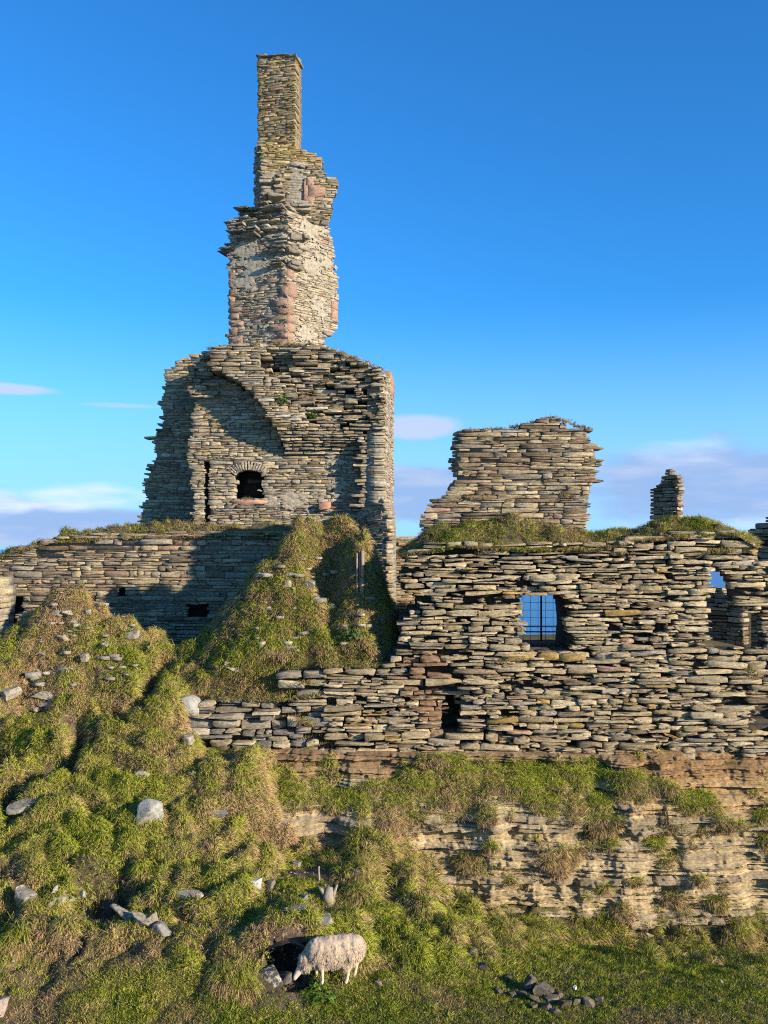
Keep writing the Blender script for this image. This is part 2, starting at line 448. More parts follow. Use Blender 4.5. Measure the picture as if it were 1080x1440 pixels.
stub_poly = pf.poly([(252, 985), (255, 1012), (262, 1032), (300, 1046), (380, 1060), (458, 1063), (458, 937), (402, 937), (384, 955), (412, 975), (400, 987), (300, 986)])
s, k = masonry(pf, stub_poly, (), hc=(.13, .27), ln=(.35, 1.0), gap=.018, depth=.6, thick=.8, inset=.34, jit=.08, off=off_front, colf=col_front, miss=.05, split=.35, warp=.10, chip=.08, tiltsd=.03, edge=.12, hgt=(.75, .98))
FK = dict(soup=s, core=k, hc=(.095, .19), ln=(.30, 1.15), gap=.016, depth=.55, inset=.36, jit=.06, off=off_front, colf=col_front, missf=miss_front, miss=0, split=.30, warp=.10, chip=.09, tiltsd=.03, edge=.09, hgt=(.68, .98))
masonry(pf, front_poly, (win1, hole1), thick=2.3, **FK); FK['depth'] = .34; FK['inset'] = .2; masonry(pf, right_poly, (win2,), thick=.5, **FK)
# small pinning stones wedged in the joints
m_ = 1500; pu_, pv_ = pf.uv(rng.uniform(470, 1140, m_), rng.uniform(775, 1062, m_))
ok_ = np.array([any(a_ < u_ < b_ for a_, b_ in minus(scan(front_poly, z_)+scan(right_poly, z_), [c_ for hl in (win1, win2, hole1, hole2) for c_ in scan(hl, z_)])) for u_, z_ in zip(pu_, pv_)])
pu_, pv_ = pu_[ok_], pv_[ok_]; m_ = len(pu_); ppx, ppy = pf.px(pu_, pv_)
stones_mesh(s, pf, pu_, pv_, rng.uniform(.05, .17, m_), rng.uniform(.012, .032, m_), off_front(ppx, ppy)+rng.normal(-.05, .03, m_), np.full(m_, .3), rng.normal(0, .12, m_), col_front(ppx, ppy, rng.random((m_, 3)))*.9)
u0, z0 = pf.uv(930, 1066); u1, z1 = pf.uv(953, 752); box_soup(k, pf, u0, u1, z0, z1, -.33, -.7, (1, 1, 1))
u0, z0 = pf.uv(612, 1040); u1, z1 = pf.uv(660, 970); box_soup(k, pf, u0, u1, z0, z1, -1.5, -2.25, (1, 1, 1))
# gold-lichened sill stones and lintels
for a, b_, c_, d, cc in ((706, 918, 752, 929, GOLD), (757, 917, 786, 929, GOLD), (787, 918, 824, 930, GOLD), (838, 917, 890, 929, BUFF), (745, 808, 782, 818, BUFF), (783, 806, 812, 817, TAN)):
    slab(s, pf, a, b_, c_, d, .07, .5, cc, 5, rng.normal(0, .02), .05)
s.build('wall_face', M_front, fw); k.build('wall_core', M_core_dark, fw)
# the big squarish block at the broken end of the low wall
bs = Soup(); slab(bs, pf, 252, 979, 281, 1007, .12, .5, (.36, .35, .31), 4.5, -.06, .07)
tag(bs.build('stone_block', M_boulder), 'squarish pale lichened block at the broken left end of the low grey wall', 'stone block')

# ------------------------------------------------------------------ upper block standing on the front wall
pu = Plane((600, 25.1), (850, 25.0))
up = thing('wall_fragment', 'isolated block of coursed wall with ragged slabs jutting right, atop the front wall', 'stone wall', pu.world(2.3, 8.3, 0))
upoly = pu.poly([(592, 770), (594, 735), (600, 722), (606, 708), (624, 699), (630, 682), (645, 668), (652, 655), (640, 640), (644, 612), (656, 604), (690, 604), (722, 602), (740, 596), (760, 590), (780, 586), (800, 600), (826, 602), (826, 625), (840, 628), (840, 672), (834, 678), (833, 690), (828, 720), (826, 770)])
s, k = masonry(pu, upoly, (), hc=(.075, .16), ln=(.25, 1.25), gap=.007, depth=.5, thick=.9, inset=.06, jit=.014, colf=pal_warm, split=.4, warp=.03, chip=.05, tiltsd=.01, edge=.10, hgt=(.85, 1.))
for a, b_, c_, d in ((800, 627, 849, 632), (815, 645, 851, 649), (812, 674, 849, 678), (800, 660, 843, 665), (600, 708, 650, 713), (596, 718, 640, 723), (604, 700, 652, 706)):
    slab(s, pu, a, b_, c_, d, .0, .5, BRN, 3, rng.normal(0, .02), .06)
s.build('wall_face', M_front, up); k.build('wall_core', flat_material('clay_mortar', (.17, .14, .105)), up)
pul = Plane((632, 26.0), (645, 25.1))
# broken left flank seen in shade
s2, k2 = masonry(pul, [pul.uv(634, 672), pul.uv(646, 668), pul.uv(644, 606), pul.uv(636, 610)], (), hc=(.08, .16), ln=(.2, .6), gap=.012, depth=.3, thick=.6, inset=.1, jit=.05, colf=pal_warm)
s2.build('broken_flank', M_front, up)

# ------------------------------------------------------------------ dark shaded remains behind
for nm, a, b_, poly, lab, th in (
    ('stone_pillar', (914, 31.5), (956, 30.65), [(914, 790), (914.5, 690), (923, 682), (929, 678), (931, 668), (937, 663), (944, 664), (946, 668), (954.5, 669), (955, 790)], 'narrow dark pillar of stacked slabs, shaded, standing behind the grassy wall top', .22),
    ('gable_wall', (1046, 31), (1125, 29.6), [(1048, 1000), (1048, 748), (1056, 742), (1078, 730), (1100, 716), (1125, 700), (1125, 1000)], 'shaded dark gable with a sloping top at the right edge, behind the front wall', .8),
    ('back_wall', (985, 31), (1046, 29.85), [(985, 960), (988, 826), (1014, 827), (1019, 836), (1029, 838), (1046, 841), (1046, 960)], 'shaded dark wall seen through the narrow pointed opening at the right', .6)):
    pl = Plane(a, b_)
    o = thing(nm, lab, 'stone wall', pl.world(pl.L/2, 5, 0))
    s, k = masonry(pl, pl.poly(poly), (), hc=(.09, .2), ln=(.3, .9), gap=.012, depth=.35, thick=th, inset=.1, jit=.015, colf=pal_warm, edge=.02)
    s.build('wall_face', M_front, o); k.build('wall_core', M_core_dark, o)

# ------------------------------------------------------------------ left retaining wall
YL = 30.8
plw = Plane((-60, YL), (600, YL))
lw = thing('retaining_wall', 'long low back wall of thin flush courses at the left, half in shadow, turf along its top', 'stone wall', plw.world(7, 5, 0))
lpoly = plw.poly([(-60, 1010), (-60, 790), (0, 784), (25, 771), (75, 757), (150, 750), (230, 747), (330, 747), (420, 746), (506, 748), (520, 752), (600, 756), (600, 1010)])
lh = [rect(plw, 12, 838, 31, 862), rect(plw, 8, 862, 22, 890), rect(plw, 71, 826, 80, 836), rect(plw, 120, 838, 135, 845), rect(plw, 166, 829, 175, 836), rect(plw, 264, 848, 292, 868)]
def off_left(px, py): return .12*sstep(800, 780, py)*vnoise(px/16, py/10, 0, 77)+.05*fbm(px/60, py/40, 0, 3, 2)
def miss_left(px, py): return .02+.10*(py < 790)
s, k = masonry(plw, lpoly, lh, hc=(.08, .18), ln=(.25, 1.1), gap=.008, depth=.3, thick=.7, inset=.05, jit=.02, off=off_left, colf=pal_warm, missf=miss_left, miss=0, split=.5, warp=.05, chip=.05, tiltsd=.012)
s.build('wall_face', M_front, lw); k.build('wall_core', flat_material('brown_mortar', (.20, .155, .11)), lw)
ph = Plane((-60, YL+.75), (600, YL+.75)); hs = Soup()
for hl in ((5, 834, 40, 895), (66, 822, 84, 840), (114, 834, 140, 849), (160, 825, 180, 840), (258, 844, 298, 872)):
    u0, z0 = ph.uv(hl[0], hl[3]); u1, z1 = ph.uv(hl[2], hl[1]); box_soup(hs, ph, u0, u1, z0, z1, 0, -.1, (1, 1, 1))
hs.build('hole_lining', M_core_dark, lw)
# broken end of a wall at the far left edge
pe = Plane((-60, 26.6), (22, 26.3))
we = thing('wall_stump', 'rough pale rounded wall stump at the left edge in front of the back wall', 'stone wall', pe.world(1, 6, 0))
s, k = masonry(pe, pe.poly([(-60, 960), (-60, 812), (0, 818), (4, 832), (1, 868), (-2, 882), (8, 900), (8, 960)]), (), hc=(.16, .30), ln=(.3, .8), gap=.012, depth=.5, thick=.8, inset=.1, jit=.07, colf=pal([BUFF, PALE, (.40, .33, .2)], [3, 2, 2]), chip=.1, edge=.06)
s.build('wall_face', M_tower, we); k.build('wall_core', M_core_lime, we)

# ------------------------------------------------------------------ TOWER
YT = 31.6
tw = thing('castle_tower', 'tall ruined castle tower of grey flagstone ending in a thin square chimney', 'castle tower', P(400, 745, YT))
pt = Plane((190, YT), (545, YT))
tpoly = pt.poly([(272, 860), (271, 700), (268, 660), (263, 640), (268, 600), (276, 565), (264, 548), (262, 535), (268, 518), (286, 506), (300, 500), (320, 496), (345, 492), (400, 491), (430, 493), (462, 497), (500, 512), (525, 522), (541, 530), (541, 860)])
twin = rect(pt, 331, 662, 369, 704); slot = rect(pt, 288, 649, 293.5, 860)
ARC = np.array([(526, 300), (529, 312), (534, 324), (542, 338), (552, 350), (561, 360), (570, 368), (581, 376), (592, 383), (603, 389), (614, 394), (627, 399), (640, 402)])
def arcx(py): return np.interp(py, ARC[:, 0], ARC[:, 1])
def prot(py): return np.clip((643-py)/48, 0, 1)*1.06
def off_tower(px, py):
    right = (px > arcx(py)+.5) & (py < 642)
    o = np.where(right, prot(py), 0)
    # collapsed hollow with rough stones
    holl = np.clip(1.25-np.hypot((px-462)/62, (py-563)/40), 0, 1)+np.clip(1.2-np.hypot((px-398)/26, (py-518)/18), 0, 1)*1.1
    o = o-np.minimum(holl, 1)*.5*np.where(right, 1, 0)
    o = o+.14*sstep(380, 440, px)*sstep(645, 560, py)*vnoise(px/9, py/5, 0, 41)
    pier = sstep(501, 507, px)
    o = np.maximum(o, pier*.62*sstep(560, 580, py))
    o = np.where((px < 300) & (py < 560), .28+.12*vnoise(px/12, py/5, 0, 8), o)
    o = o+.05*fbm(px/50, py/40, 0, 12, 2)
    return o
def miss_tower(px, py):
    rough = (np.hypot((px-470)/66, (py-560)/46) < 1)
    m = .01+.20*rough+.2*((np.hypot((px-398)/26, (py-522)/16) < 1))+.05*((px > 500) & (py > 540))
    return m
def col_tower(px, py, r):
    c = pal_tower(px, py, r)
    low = sstep(660, 700, py)[:, None]
    return c*(1-low)+low*pal_pale(px, py, r)*.95
TK = dict(hc=(.065, .135), ln=(.2, .85), gap=.006, depth=.5, thick=1.3, inset=.045, jit=.014, off=off_tower, colf=col_tower, missf=miss_tower, miss=0, split=.4, chip=.07, tiltsd=.018, hgt=(.8, 1.))
arc_px = [(float(x), float(y)) for y, x in ARC]
lpt = pt.poly([(272, 860), (271, 700), (268, 660), (263, 640), (268, 600), (276, 565), (264, 548), (262, 535), (268, 518), (286, 506), (300, 499)]+[(x, y) for x, y in arc_px if y > 500]+[(541, 641), (541, 860)])
mpt = pt.poly([(x, y) for x, y in arc_px[::-1] if y > 500]+[(303, 499), (320, 496), (345, 492), (400, 491), (430, 493), (462, 497), (500, 512), (525, 522), (541, 530), (541, 640)])
s, k = masonry(pt, lpt, (twin, slot), warp=.04, edge=.05, **TK)
MK = dict(TK); MK['off'] = lambda px, py: off_tower(np.maximum(px, arcx(py)+1), np.minimum(py, 641.))
masonry(pt, mpt, (), warp=.02, edge=.035, soup=s, core=k, **MK)
s.build('vaulted_wall', M_tower, tw); k.build('wall_core', M_core_lime, tw)
# the fill behind the rough broken vault
fs = Soup()
for py in np.arange(502, 640, 5.0):
    p = float(prot(py))-.5
    if p < .1: continue
    a = float(arcx(py))+4
    u0, z0 = pt.uv(a, py+5.3); u1, z1 = pt.uv(min(538, 400+(py-480)*3.0), py)
    pm = p-.45 if 520 < py < 605 else p
    if pm > 0: box_soup(fs, pt, u0, u1, z0, z1, pm, -.1, (1, 1, 1))
fs.build('vault_fill', M_core_dark, tw)
# relieving arch over the little window, its jamb stones and sandstone sill
ra = Soup()
for a in np.linspace(-1.0, 1.0, 15):
    x = 350+27*math.sin(a*1.05); y = 672-17*math.cos(a*1.05)
    u, z = pt.uv(x, y)
    stones_mesh(ra, pt, np.array([u]), np.array([z]), np.array([.15]), np.array([.035]), np.array([.07]), np.array([.4]), np.array([math.pi/2-a*.85]), np.array([np.array(PALE)*rng.uniform(.8, 1.05)]), chip=.06)
ra.build('relieving_arch', M_tower, tw)
ss = Soup(); slab(ss, pt, 325, 703, 376, 709, .06, .4, (.33, .205, .135), 7); ss.build('window_sill', M_red, tw)
ss = Soup(); slab(ss, pt, 449, 706, 466, 717, .28, .4, (.36, .215, .15), 7); ss.build('corbel_stone', M_red, tw)
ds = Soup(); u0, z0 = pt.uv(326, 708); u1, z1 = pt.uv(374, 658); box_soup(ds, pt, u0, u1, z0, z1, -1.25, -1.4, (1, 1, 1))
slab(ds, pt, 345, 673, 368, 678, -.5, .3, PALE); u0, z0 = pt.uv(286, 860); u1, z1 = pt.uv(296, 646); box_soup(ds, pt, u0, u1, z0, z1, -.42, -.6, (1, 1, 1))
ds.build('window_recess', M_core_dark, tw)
# right-hand return face, in the sun
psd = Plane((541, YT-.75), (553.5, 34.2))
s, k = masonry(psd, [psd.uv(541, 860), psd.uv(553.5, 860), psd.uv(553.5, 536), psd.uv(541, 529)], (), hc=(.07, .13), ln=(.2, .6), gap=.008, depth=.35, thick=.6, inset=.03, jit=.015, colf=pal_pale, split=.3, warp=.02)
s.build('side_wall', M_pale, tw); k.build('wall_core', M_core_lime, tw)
# set-back left portion, in the shadow of the front piece
pr = Plane((190, 33.1), (330, 33.1))
s, k = masonry(pr, pr.poly([(192, 860), (193, 742), (196, 722), (200, 715), (206, 700), (200, 690), (212, 655), (218, 640), (214, 615), (224, 605), (228, 590), (225, 570), (230, 545), (232, 533), (238, 518), (258, 505), (285, 494), (305, 490), (322, 494), (330, 860)]), (), hc=(.065, .13), ln=(.2, .9), gap=.006, depth=.5, thick=.9, inset=.045, jit=.014, colf=pal_tower, split=.4, warp=.03, edge=.11, tiltsd=.012)
s.build('rear_wall', M_tower, tw); k.build('wall_core', M_core_lime, tw)
# added stub, turned from the sun to stand in for a shadow at the tower's foot
pq = Plane((476, 31.0), (547, 29.3)); 
pq2 = Plane((500, 30.9), (546, 30.0))
lo = thing('shadow_stub', 'added stub of wall turned from the sun, standing in for a shadow at the right foot of the tower', 'stone wall', pq2.world(.5, 8, 0))
s, k = masonry(pq2, pq2.poly([(500, 860), (500, 722), (512, 712), (520, 706), (538, 703), (543, 712), (545, 740), (546, 860)]), (), hc=(.08, .16), ln=(.2, .7), gap=.008, depth=.3, thick=.5, inset=.05, jit=.03, colf=pal_tower)
s.build('wall_face', M_tower, lo); k.build('wall_core', M_core_lime, lo)

# chimney shaft: two faces meeting at a sandstone corner, the upper flue block, then the stack
def shaft(name, pl, poly, mat, colf, core=M_core_lime, **kw):
    a = dict(hc=(.05, .105), ln=(.16, .65), gap=.005, depth=.45, thick=1.0, inset=.03, jit=.012, split=.35, warp=.03, chip=.06, tiltsd=.015, edge=.05); a.update(kw)
    s, k = masonry(pl, poly, kw.pop('holes', ()) if False else a.pop('holes', ()), colf=colf, **a)
    o = s.build(name, mat, tw); k.build('wall_core', core, tw); return o
pa = Plane((322, 32.4), (404, 31.75)); pb = Plane((404, 31.75), (476, 33.4))
def col_sl(px, py, r):
    c = pal_pale(px, py, r); lo_ = (py > 405)[:, None]
    c = np.where(lo_, pal_tower(px, py, r), c*1.0)
    return c
def off_sl(px, py): return .30*sstep(345, 325, py)*(vnoise(px/14, py/5, 0, 6)+.5)
shaft('shaft_left_face', pa, pa.poly([(322, 505), (322, 342), (326, 326), (334, 322), (331, 312), (345, 298), (354, 291), (368, 285), (404, 288), (404, 505)]), M_pale, col_sl, off=off_sl, missf=lambda px, py: .01+.16*(py < 345))
def off_sr(px, py): return .22*sstep(425, 395, px)*sstep(380, 360, py)*(vnoise(px/12, py/6, 0, 61)*.8+.5)
shaft('shaft_right_face', pb, pb.poly([(404, 505), (404, 286), (440, 282), (467, 282), (466, 300), (463, 320), (467, 334), (471, 352), (467, 358), (471, 380), (476, 398), (476, 440), (473, 466), (461, 470), (458, 478), (457, 505)]), M_pale, pal_pale, off=off_sr, jit=.015)
pcu = Plane((366, 32.0), (476, 32.5)); pcf = Plane((357, 32.75), (366, 32.0))
def off_up(px, py): return np.where((px > 404) & (px < 427) & (py > 238) & (py < 290), -.35, 0)+.2*(px < 404)*sstep(240, 262, py)*(vnoise(px/8, py/7, 0, 64)*.6+.4)
def col_up(px, py, r):
    c = pal_tower(px, py, r); g = (sstep(245, 215, py))[:, None]
    return c*(1-g)+g*c*np.array([1.0, .93, .62])
shaft('flue_wall', pcu, pcu.poly([(366, 310), (366, 202), (376, 199), (400, 203), (425, 211), (440, 215), (455, 225), (457, 247), (474, 251), (474, 268), (468, 283), (466, 310)]), M_moss, col_up, off=off_up, holes=(rect(pcu, 403, 230, 432, 238),))
shaft('flue_flank', pcf, [pcf.uv(357.3, 308), pcf.uv(366, 308), pcf.uv(366, 203), pcf.uv(357.3, 206)], M_tower, pal_tower, thick=.3, depth=.25)
pk = Plane((361.5, 32.5), (415, 32.2)); pks = Plane((415, 32.2), (424, 33.5))
shaft('chimney_stack', pk, pk.poly([(362, 216), (362, 80), (415.5, 79), (415.5, 222)]), M_moss, lambda px, py, r: pal_warm(px, py, r)*np.array([1.06, 1., .86]), hc=(.06, .12), ln=(.16, .6), edge=.015, thick=.9)
shaft('chimney_side', pks, [pks.uv(416, 222), pks.uv(424, 222), pks.uv(424, 84), pks.uv(416, 79)], M_tower, pal_pale, hc=(.06, .12), ln=(.16, .5), edge=.015, thick=.25, depth=.2)
cs = Soup()
for a, c_ in ((360.5, 375), (375, 404), (404, 416.5)): slab(cs, pk, a, 75.5, c_, 80.5, .05, .95, (.23, .2, .14), 7)
cs.build('chimney_cap', M_tower, tw)
# remains of lime render still clinging to the shaft
M_lime = flat_material('lime_render', (.34, .285, .21), .3, 9, 1.)
def render_patch(pl, spots, dep, seed, thr):
    us, zs_ = zip(*[pl.uv(a, b) for a, b, _, _ in spots]); U, Z = np.meshgrid(np.arange(min(us)-1.4, max(us)+1.4, .022), np.arange(min(zs_)-1.6, max(zs_)+1.6, .022))
    PX, PY = pl.px(U, Z); m = np.full(U.shape, -9.)
    for a, b, c_, d in spots: m = np.maximum(m, 1-np.hypot((PX-a)/c_, (PY-b)/d))
    m = m+.7*fbm(U*2.2, Z*3.2, 0, seed, 3, .6)+.9*fbm(U*5.5, Z*11, 0, seed+7, 3, .7)
    V = pl.world(U, Z, dep+.012*fbm(U*6, Z*6, 0, seed+1, 3)+.025*np.clip(m-thr, -.5, .8)); id_ = np.arange(U.size).reshape(U.shape)
    q = np.stack([id_[:-1, :-1], id_[:-1, 1:], id_[1:, 1:], id_[1:, :-1]], -1).reshape(-1, 4); q = q[(m > thr)[:-1, :-1].ravel()]
    mesh_obj('lime_render', V.reshape(-1, 3), [q], M_lime, tw, smooth=True)
render_patch(pa, [(352, 372, 26, 34), (335, 352, 16, 14), (345, 400, 24, 14)], .028, 5, .28)
render_patch(pb, [(440, 320, 20, 28), (445, 375, 24, 34), (450, 430, 20, 26), (430, 470, 18, 18)], .026, 15, .42)
render_patch(pt, [(415, 705, 60, 20), (470, 640, 24, 24), (480, 690, 24, 18)], .022, 25, .5)
# sandstone corner blocks
def qslab(*a):
    q_ = Soup(); slab(q_, *a); q_.build('quoin', M_stonered, tw)
M_stonered = stone_material('red_sandstone_blocks', .12, .02, .6)
RED = np.array((.36, .225, .16))
y = 376.0; i = 0
for y0, y1, xl, xr in ((378, 390, 393, 413), (391, 399, 371, 392), (391, 399, 393, 403), (401, 418, 393.5, 418), (418, 432, 383, 412), (432, 442, 388, 413), (443, 453, 376, 413), (455, 467, 377, 415), (467, 476, 392, 411), (476, 488, 379, 410), (488, 495, 397, 411)):
    cc = RED*rng.uniform(.8, 1.15)
    if xl < 404: qslab(pa, xl, y0+.5, min(404.5, xr), y1-.3, .035, .3, cc if y0 not in (443,) else np.array(TAN)*.8, 8)
    if xr > 404: qslab(pb, 403.5, y0+.5, xr, y1-.3, .035, .3, cc, 8)
y = 368
while y < 496:
    h = rng.uniform(9, 15); qslab(pa, 321.5, y, 321.5+(rng.uniform(7, 12) if y < 425 else rng.uniform(12, 24)), min(y+h-.7, 497), .03, .3, RED*rng.uniform(.8, 1.2) if y < 484 else np.array(PALE), 8); y += h
for a, b_, c_, d in ((427, 250, 433, 290), (431, 250, 441, 262), (433, 262, 458, 277), (431, 277, 441, 291), (388, 256, 397, 266), (391, 268, 397, 276)):
    qslab(pcu, a, b_, c_, d, .05, .45, RED*rng.uniform(.85, 1.15), 8)
for y0, y1 in ((424, 436), (436, 448), (448, 452)): qslab(pb, 466, y0, 475, y1-.5, .03, .3, RED*rng.uniform(.9, 1.2), 8)
for y0 in (532, 540, 549): qslab(psd, 549, y0, 553.6, y0+7, .03, .3, RED, 8)
# slabs sticking out of the broken faces
for pl, a, b_, c_, d, dep in ((pa, 310, 346, 330, 355, .10), (pa, 314, 339, 334, 342, .1), (pa, 324, 322, 350, 329, .35), (pa, 330, 314, 352, 320, .35), (pa, 350, 324, 370, 336, .5), (pa, 336, 294, 366, 299, .3), (pa, 322, 316, 340, 321, .3), (pa, 345, 303, 385, 313, .3),
        (pb, 405, 333, 424, 336, .22), (pb, 405, 348, 424, 353, .24), (pa, 380, 349, 404, 354, .30), (pa, 384, 369, 404, 375, .26), (pb, 405, 369, 419, 375, .22), (pa, 372, 288, 404, 296, .4), (pcu, 392, 289, 436, 297, .35), (pcu, 402, 229, 434, 233, .08), (pcu, 403, 233, 430, 238, .02), (pcu, 367, 246, 398, 254, .3), (pcu, 367, 258, 393, 268, .34), (pcu, 366, 272, 400, 280, .36),
        (pb, 455, 355, 476, 358, .0), (pb, 452, 468, 465, 472, .05)):
    ps_ = Soup(); yy = b_
    while yy < d-1:
        hh_ = rng.uniform(2.2, 4.2); xx = a+rng.normal(0, 2.)
        while xx < c_-3:
            ll = rng.uniform(9, 26); slab(ps_, pl, xx, yy, min(xx+ll, c_+rng.normal(0, 2)), yy+hh_, dep+rng.normal(0, .09), .7, np.array(GREY)*rng.uniform(.75, 1.3), rng.uniform(4, 9), rng.normal(0, .035), .06); xx += ll+.5
        yy += hh_+.2
    if ps_.n: ps_.build('projecting_slabs', M_tower, tw)

# ------------------------------------------------------------------ TERRAIN: control points (photo column, row, distance) or (x, y, z)
CP = [(-350, 1440, 16.0), (0, 1440, 16.2), (270, 1440, 16.2), (540, 1440, 16.3), (800, 1440, 16.3), (1080, 1440, 16.3), (1400, 1440, 16.3),
    (-300, 1385, 16.7), (0, 1385, 16.9), (250, 1385, 17.1), (440, 1388, 17.2), (540, 1383, 17.35), (700, 1385, 17.6), (900, 1390, 17.6), (1080, 1390, 17.7), (1400, 1390, 17.7),
    (-300, 1300, 18.1), (0, 1300, 18.2), (150, 1300, 18.3), (300, 1300, 18.4), (400, 1325, 18.0), (480, 1300, 18.7), (600, 1310, 19.0), (750, 1345, 19.3), (900, 1352, 19.6), (1080, 1358, 19.8), (1400, 1360, 19.8),
    (-300, 1200, 19.5), (0, 1200, 19.7), (200, 1200, 19.8), (330, 1220, 19.8), (400, 1240, 20.0), (470, 1236, 20.2), (400, 1212, 20.9), (470, 1215, 20.9), (560, 1250, 20.6), (640, 1290, 20.6), (750, 1322, 21.0), (900, 1332, 21.4), (1080, 1350, 21.4), (1400, 1350, 21.5),
    (750, 1305, 21.6), (900, 1322, 21.8), (1080, 1340, 21.8), (640, 1262, 21.3), (600, 1240, 21.3), (1250, 1300, 22),
    (-300, 1100, 21.2), (0, 1100, 21.4), (150, 1100, 21.5), (300, 1120, 21.5), (350, 1160, 21.3), (375, 1110, 22.0), (380, 1195, 21.2), (440, 1200, 21.6), (500, 1195, 21.9),
    (515, 1192, 21.8), (560, 1208, 21.8),
    (-300, 1000, 23.2), (0, 1010, 23.2), (130, 1000, 23.5), (220, 980, 23.7), (250, 1035, 23.3), (300, 1065, 23.1), (370, 1083, 22.9),
    (0, 925, 25.0), (18, 908, 25.4), (35, 892, 25.8), (52, 868, 26.1), (78, 842, 26.3), (98, 838, 26.3), (122, 856, 26.2), (165, 880, 26.0), (200, 904, 25.8), (225, 940, 25.2), (60, 945, 24.7), (130, 935, 24.8), (-150, 905, 25.4),
    (285, 945, 24.9), (310, 985, 24.05), (338, 890, 25.0), (356, 826, 25.6), (372, 814, 25.8), (400, 786, 25.9), (430, 757, 26.2), (450, 750, 26.4), (470, 748, 26.45), (488, 752, 26.2), (500, 768, 25.45), (504, 795, 25.15), (507, 835, 24.9),
    (450, 774, 26.3), (470, 774, 26.3), (445, 800, 26.15), (473, 800, 26.15), (445, 832, 25.85), (474, 836, 25.85), (455, 862, 25.3), (400, 885, 24.85), (340, 922, 24.6), (450, 904, 24.6), (520, 928, 24.3), (400, 930, 24.45), (250, 985, 23.9), (480, 930, 24.35), (530, 905, 24.9), (400, 845, 25.1), (485, 868, 25.1), (552, 925, 24.9)]
PTS = [P(*c) for c in CP]
PTS += [np.array(p, float) for p in [(-30, 6, 0), (0, 6, -.2), (30, 6, -.3), (0, -6, 1.5), (-30, -6, 1.5), (30, -6, 1.5), (-30, 16, .2), (30, 16, 0), (-30, 22, 3), (30, 22, -.5),
    (-8.5, 27.4, 5.4), (-6, 27.5, 5), (-4.5, 27.6, 5), (-3, 27.6, 5), (-1.5, 27.4, 5), (-.3, 27.5, 4.9), (-12, 27.4, 5.6), (-9, 28.6, 5.2), (-5, 28.6, 4.9), (-1, 28.6, 4.8), (.5, 26.5, 4.9), (1, 25.6, 4.8), (3, 26.5, 4.6), (6, 26.5, 4.6), (9, 26.5, 4.6), (12, 26.5, 4.6), (30, 27, 4), (-30, 27, 6),
    (-10, 33, 4.6), (0, 33, 4.6), (10, 33, 4.4), (30, 33, 3), (-30, 33, 3), (-30, 40, -6), (0, 40, -4), (30, 40, -6), (-60, 55, -24), (0, 55, -24), (60, 55, -24), (-60, 0, 0), (60, 0, 0), (60, 27, 3), (-60, 27, 4), (-15, 50, -22), (15, 50, -22)]]
# under the front wall and behind the rock face the sheet rises to the wall's foot
for px in range(590, 1150, 60): PTS.append(P(px, 1060, 24.35)); PTS.append(P(px, 1052, 25.0))
for px in (600, 700, 800, 900, 1000, 1100): PTS.append(np.array([(px-CX)/F*23, 22.75, -.2]))
for px in (430, 490): PTS.append(np.array([(px-CX)/F*26.8, 26.85, 8.5]))
for px, py in ((265, 1040), (300, 1058), (380, 1071), (460, 1080), (540, 1085)): PTS.append(P(px, py, 23.85))
for px, py in ((300, 1062), (380, 1075), (460, 1082), (540, 1088)): PTS.append(P(px, py, 24.6))
for px, Y, z in ((400, 22.7, 1.1), (440, 22.5, .9), (490, 22.6, .8), (540, 22.8, .5), (580, 22.7, .2)): PTS.append(np.array([(px-CX)/F*Y, Y, z]))
PTS = np.array(PTS)
def kern(d): return np.sqrt(d*d+.12)
def fit(pts):
    n = len(pts); D = kern(np.hypot(pts[:, None, 0]-pts[None, :, 0], pts[:, None, 1]-pts[None, :, 1]))
    A = np.zeros((n+3, n+3)); A[:n, :n] = D-np.eye(n)*.03; A[:n, n] = 1; A[:n, n+1:] = pts[:, :2]; A[n:, :n] = A[:n, n:].T
    return pts, np.linalg.lstsq(A, np.concatenate([pts[:, 2], np.zeros(3)]), rcond=None)[0]
def ev(f, x, y):
    pts, W = f; n = len(pts); r = W[n]+W[n+1]*x+W[n+2]*y
    for i in range(n): r = r+W[i]*kern(np.hypot(x-pts[i, 0], y-pts[i, 1]))
    return r
_px = CX+PTS[:, 0]/PTS[:, 1]*F
_foot = (_px > 240) & (_px < 560) & (PTS[:, 1] > 22.6) & (PTS[:, 1] < 24.7) & (PTS[:, 2] < 3.3) & (PTS[:, 2] > 1.6)
_hill = (_px > 275) & (_px < 560) & (PTS[:, 1] >= 24.0) & (PTS[:, 2] > 3.7) & (PTS[:, 1] < 27)
F_low, F_up = fit(PTS[~_hill]), fit(PTS[~_foot])
def base_h(x, y):
    """ground level; the low wall holds up the bank behind it"""
    lo_, hi_ = ev(F_low, x, y), ev(F_up, x, y)
    w_ = sstep(24.42, 24.5, y+.0*x)*sstep(.75, .45, x)
    w_ = np.where(x < -4.9, sstep(24.4-(-4.9-x)*1.5, 24.52, y), w_)
    return lo_*(1-w_)+hi_*w_
xs = np.concatenate([np.linspace(-70, -12.4, 36), np.arange(-12, 12.51, .05), np.linspace(12.9, 70, 36)])
ys = np.concatenate([np.linspace(-8, 14.8, 30), np.arange(15, 27.01, .045), np.arange(27.2, 30, .2), np.linspace(30.5, 56, 40)])
GX, GY = np.meshgrid(xs, ys); GZ = base_h(GX, GY)
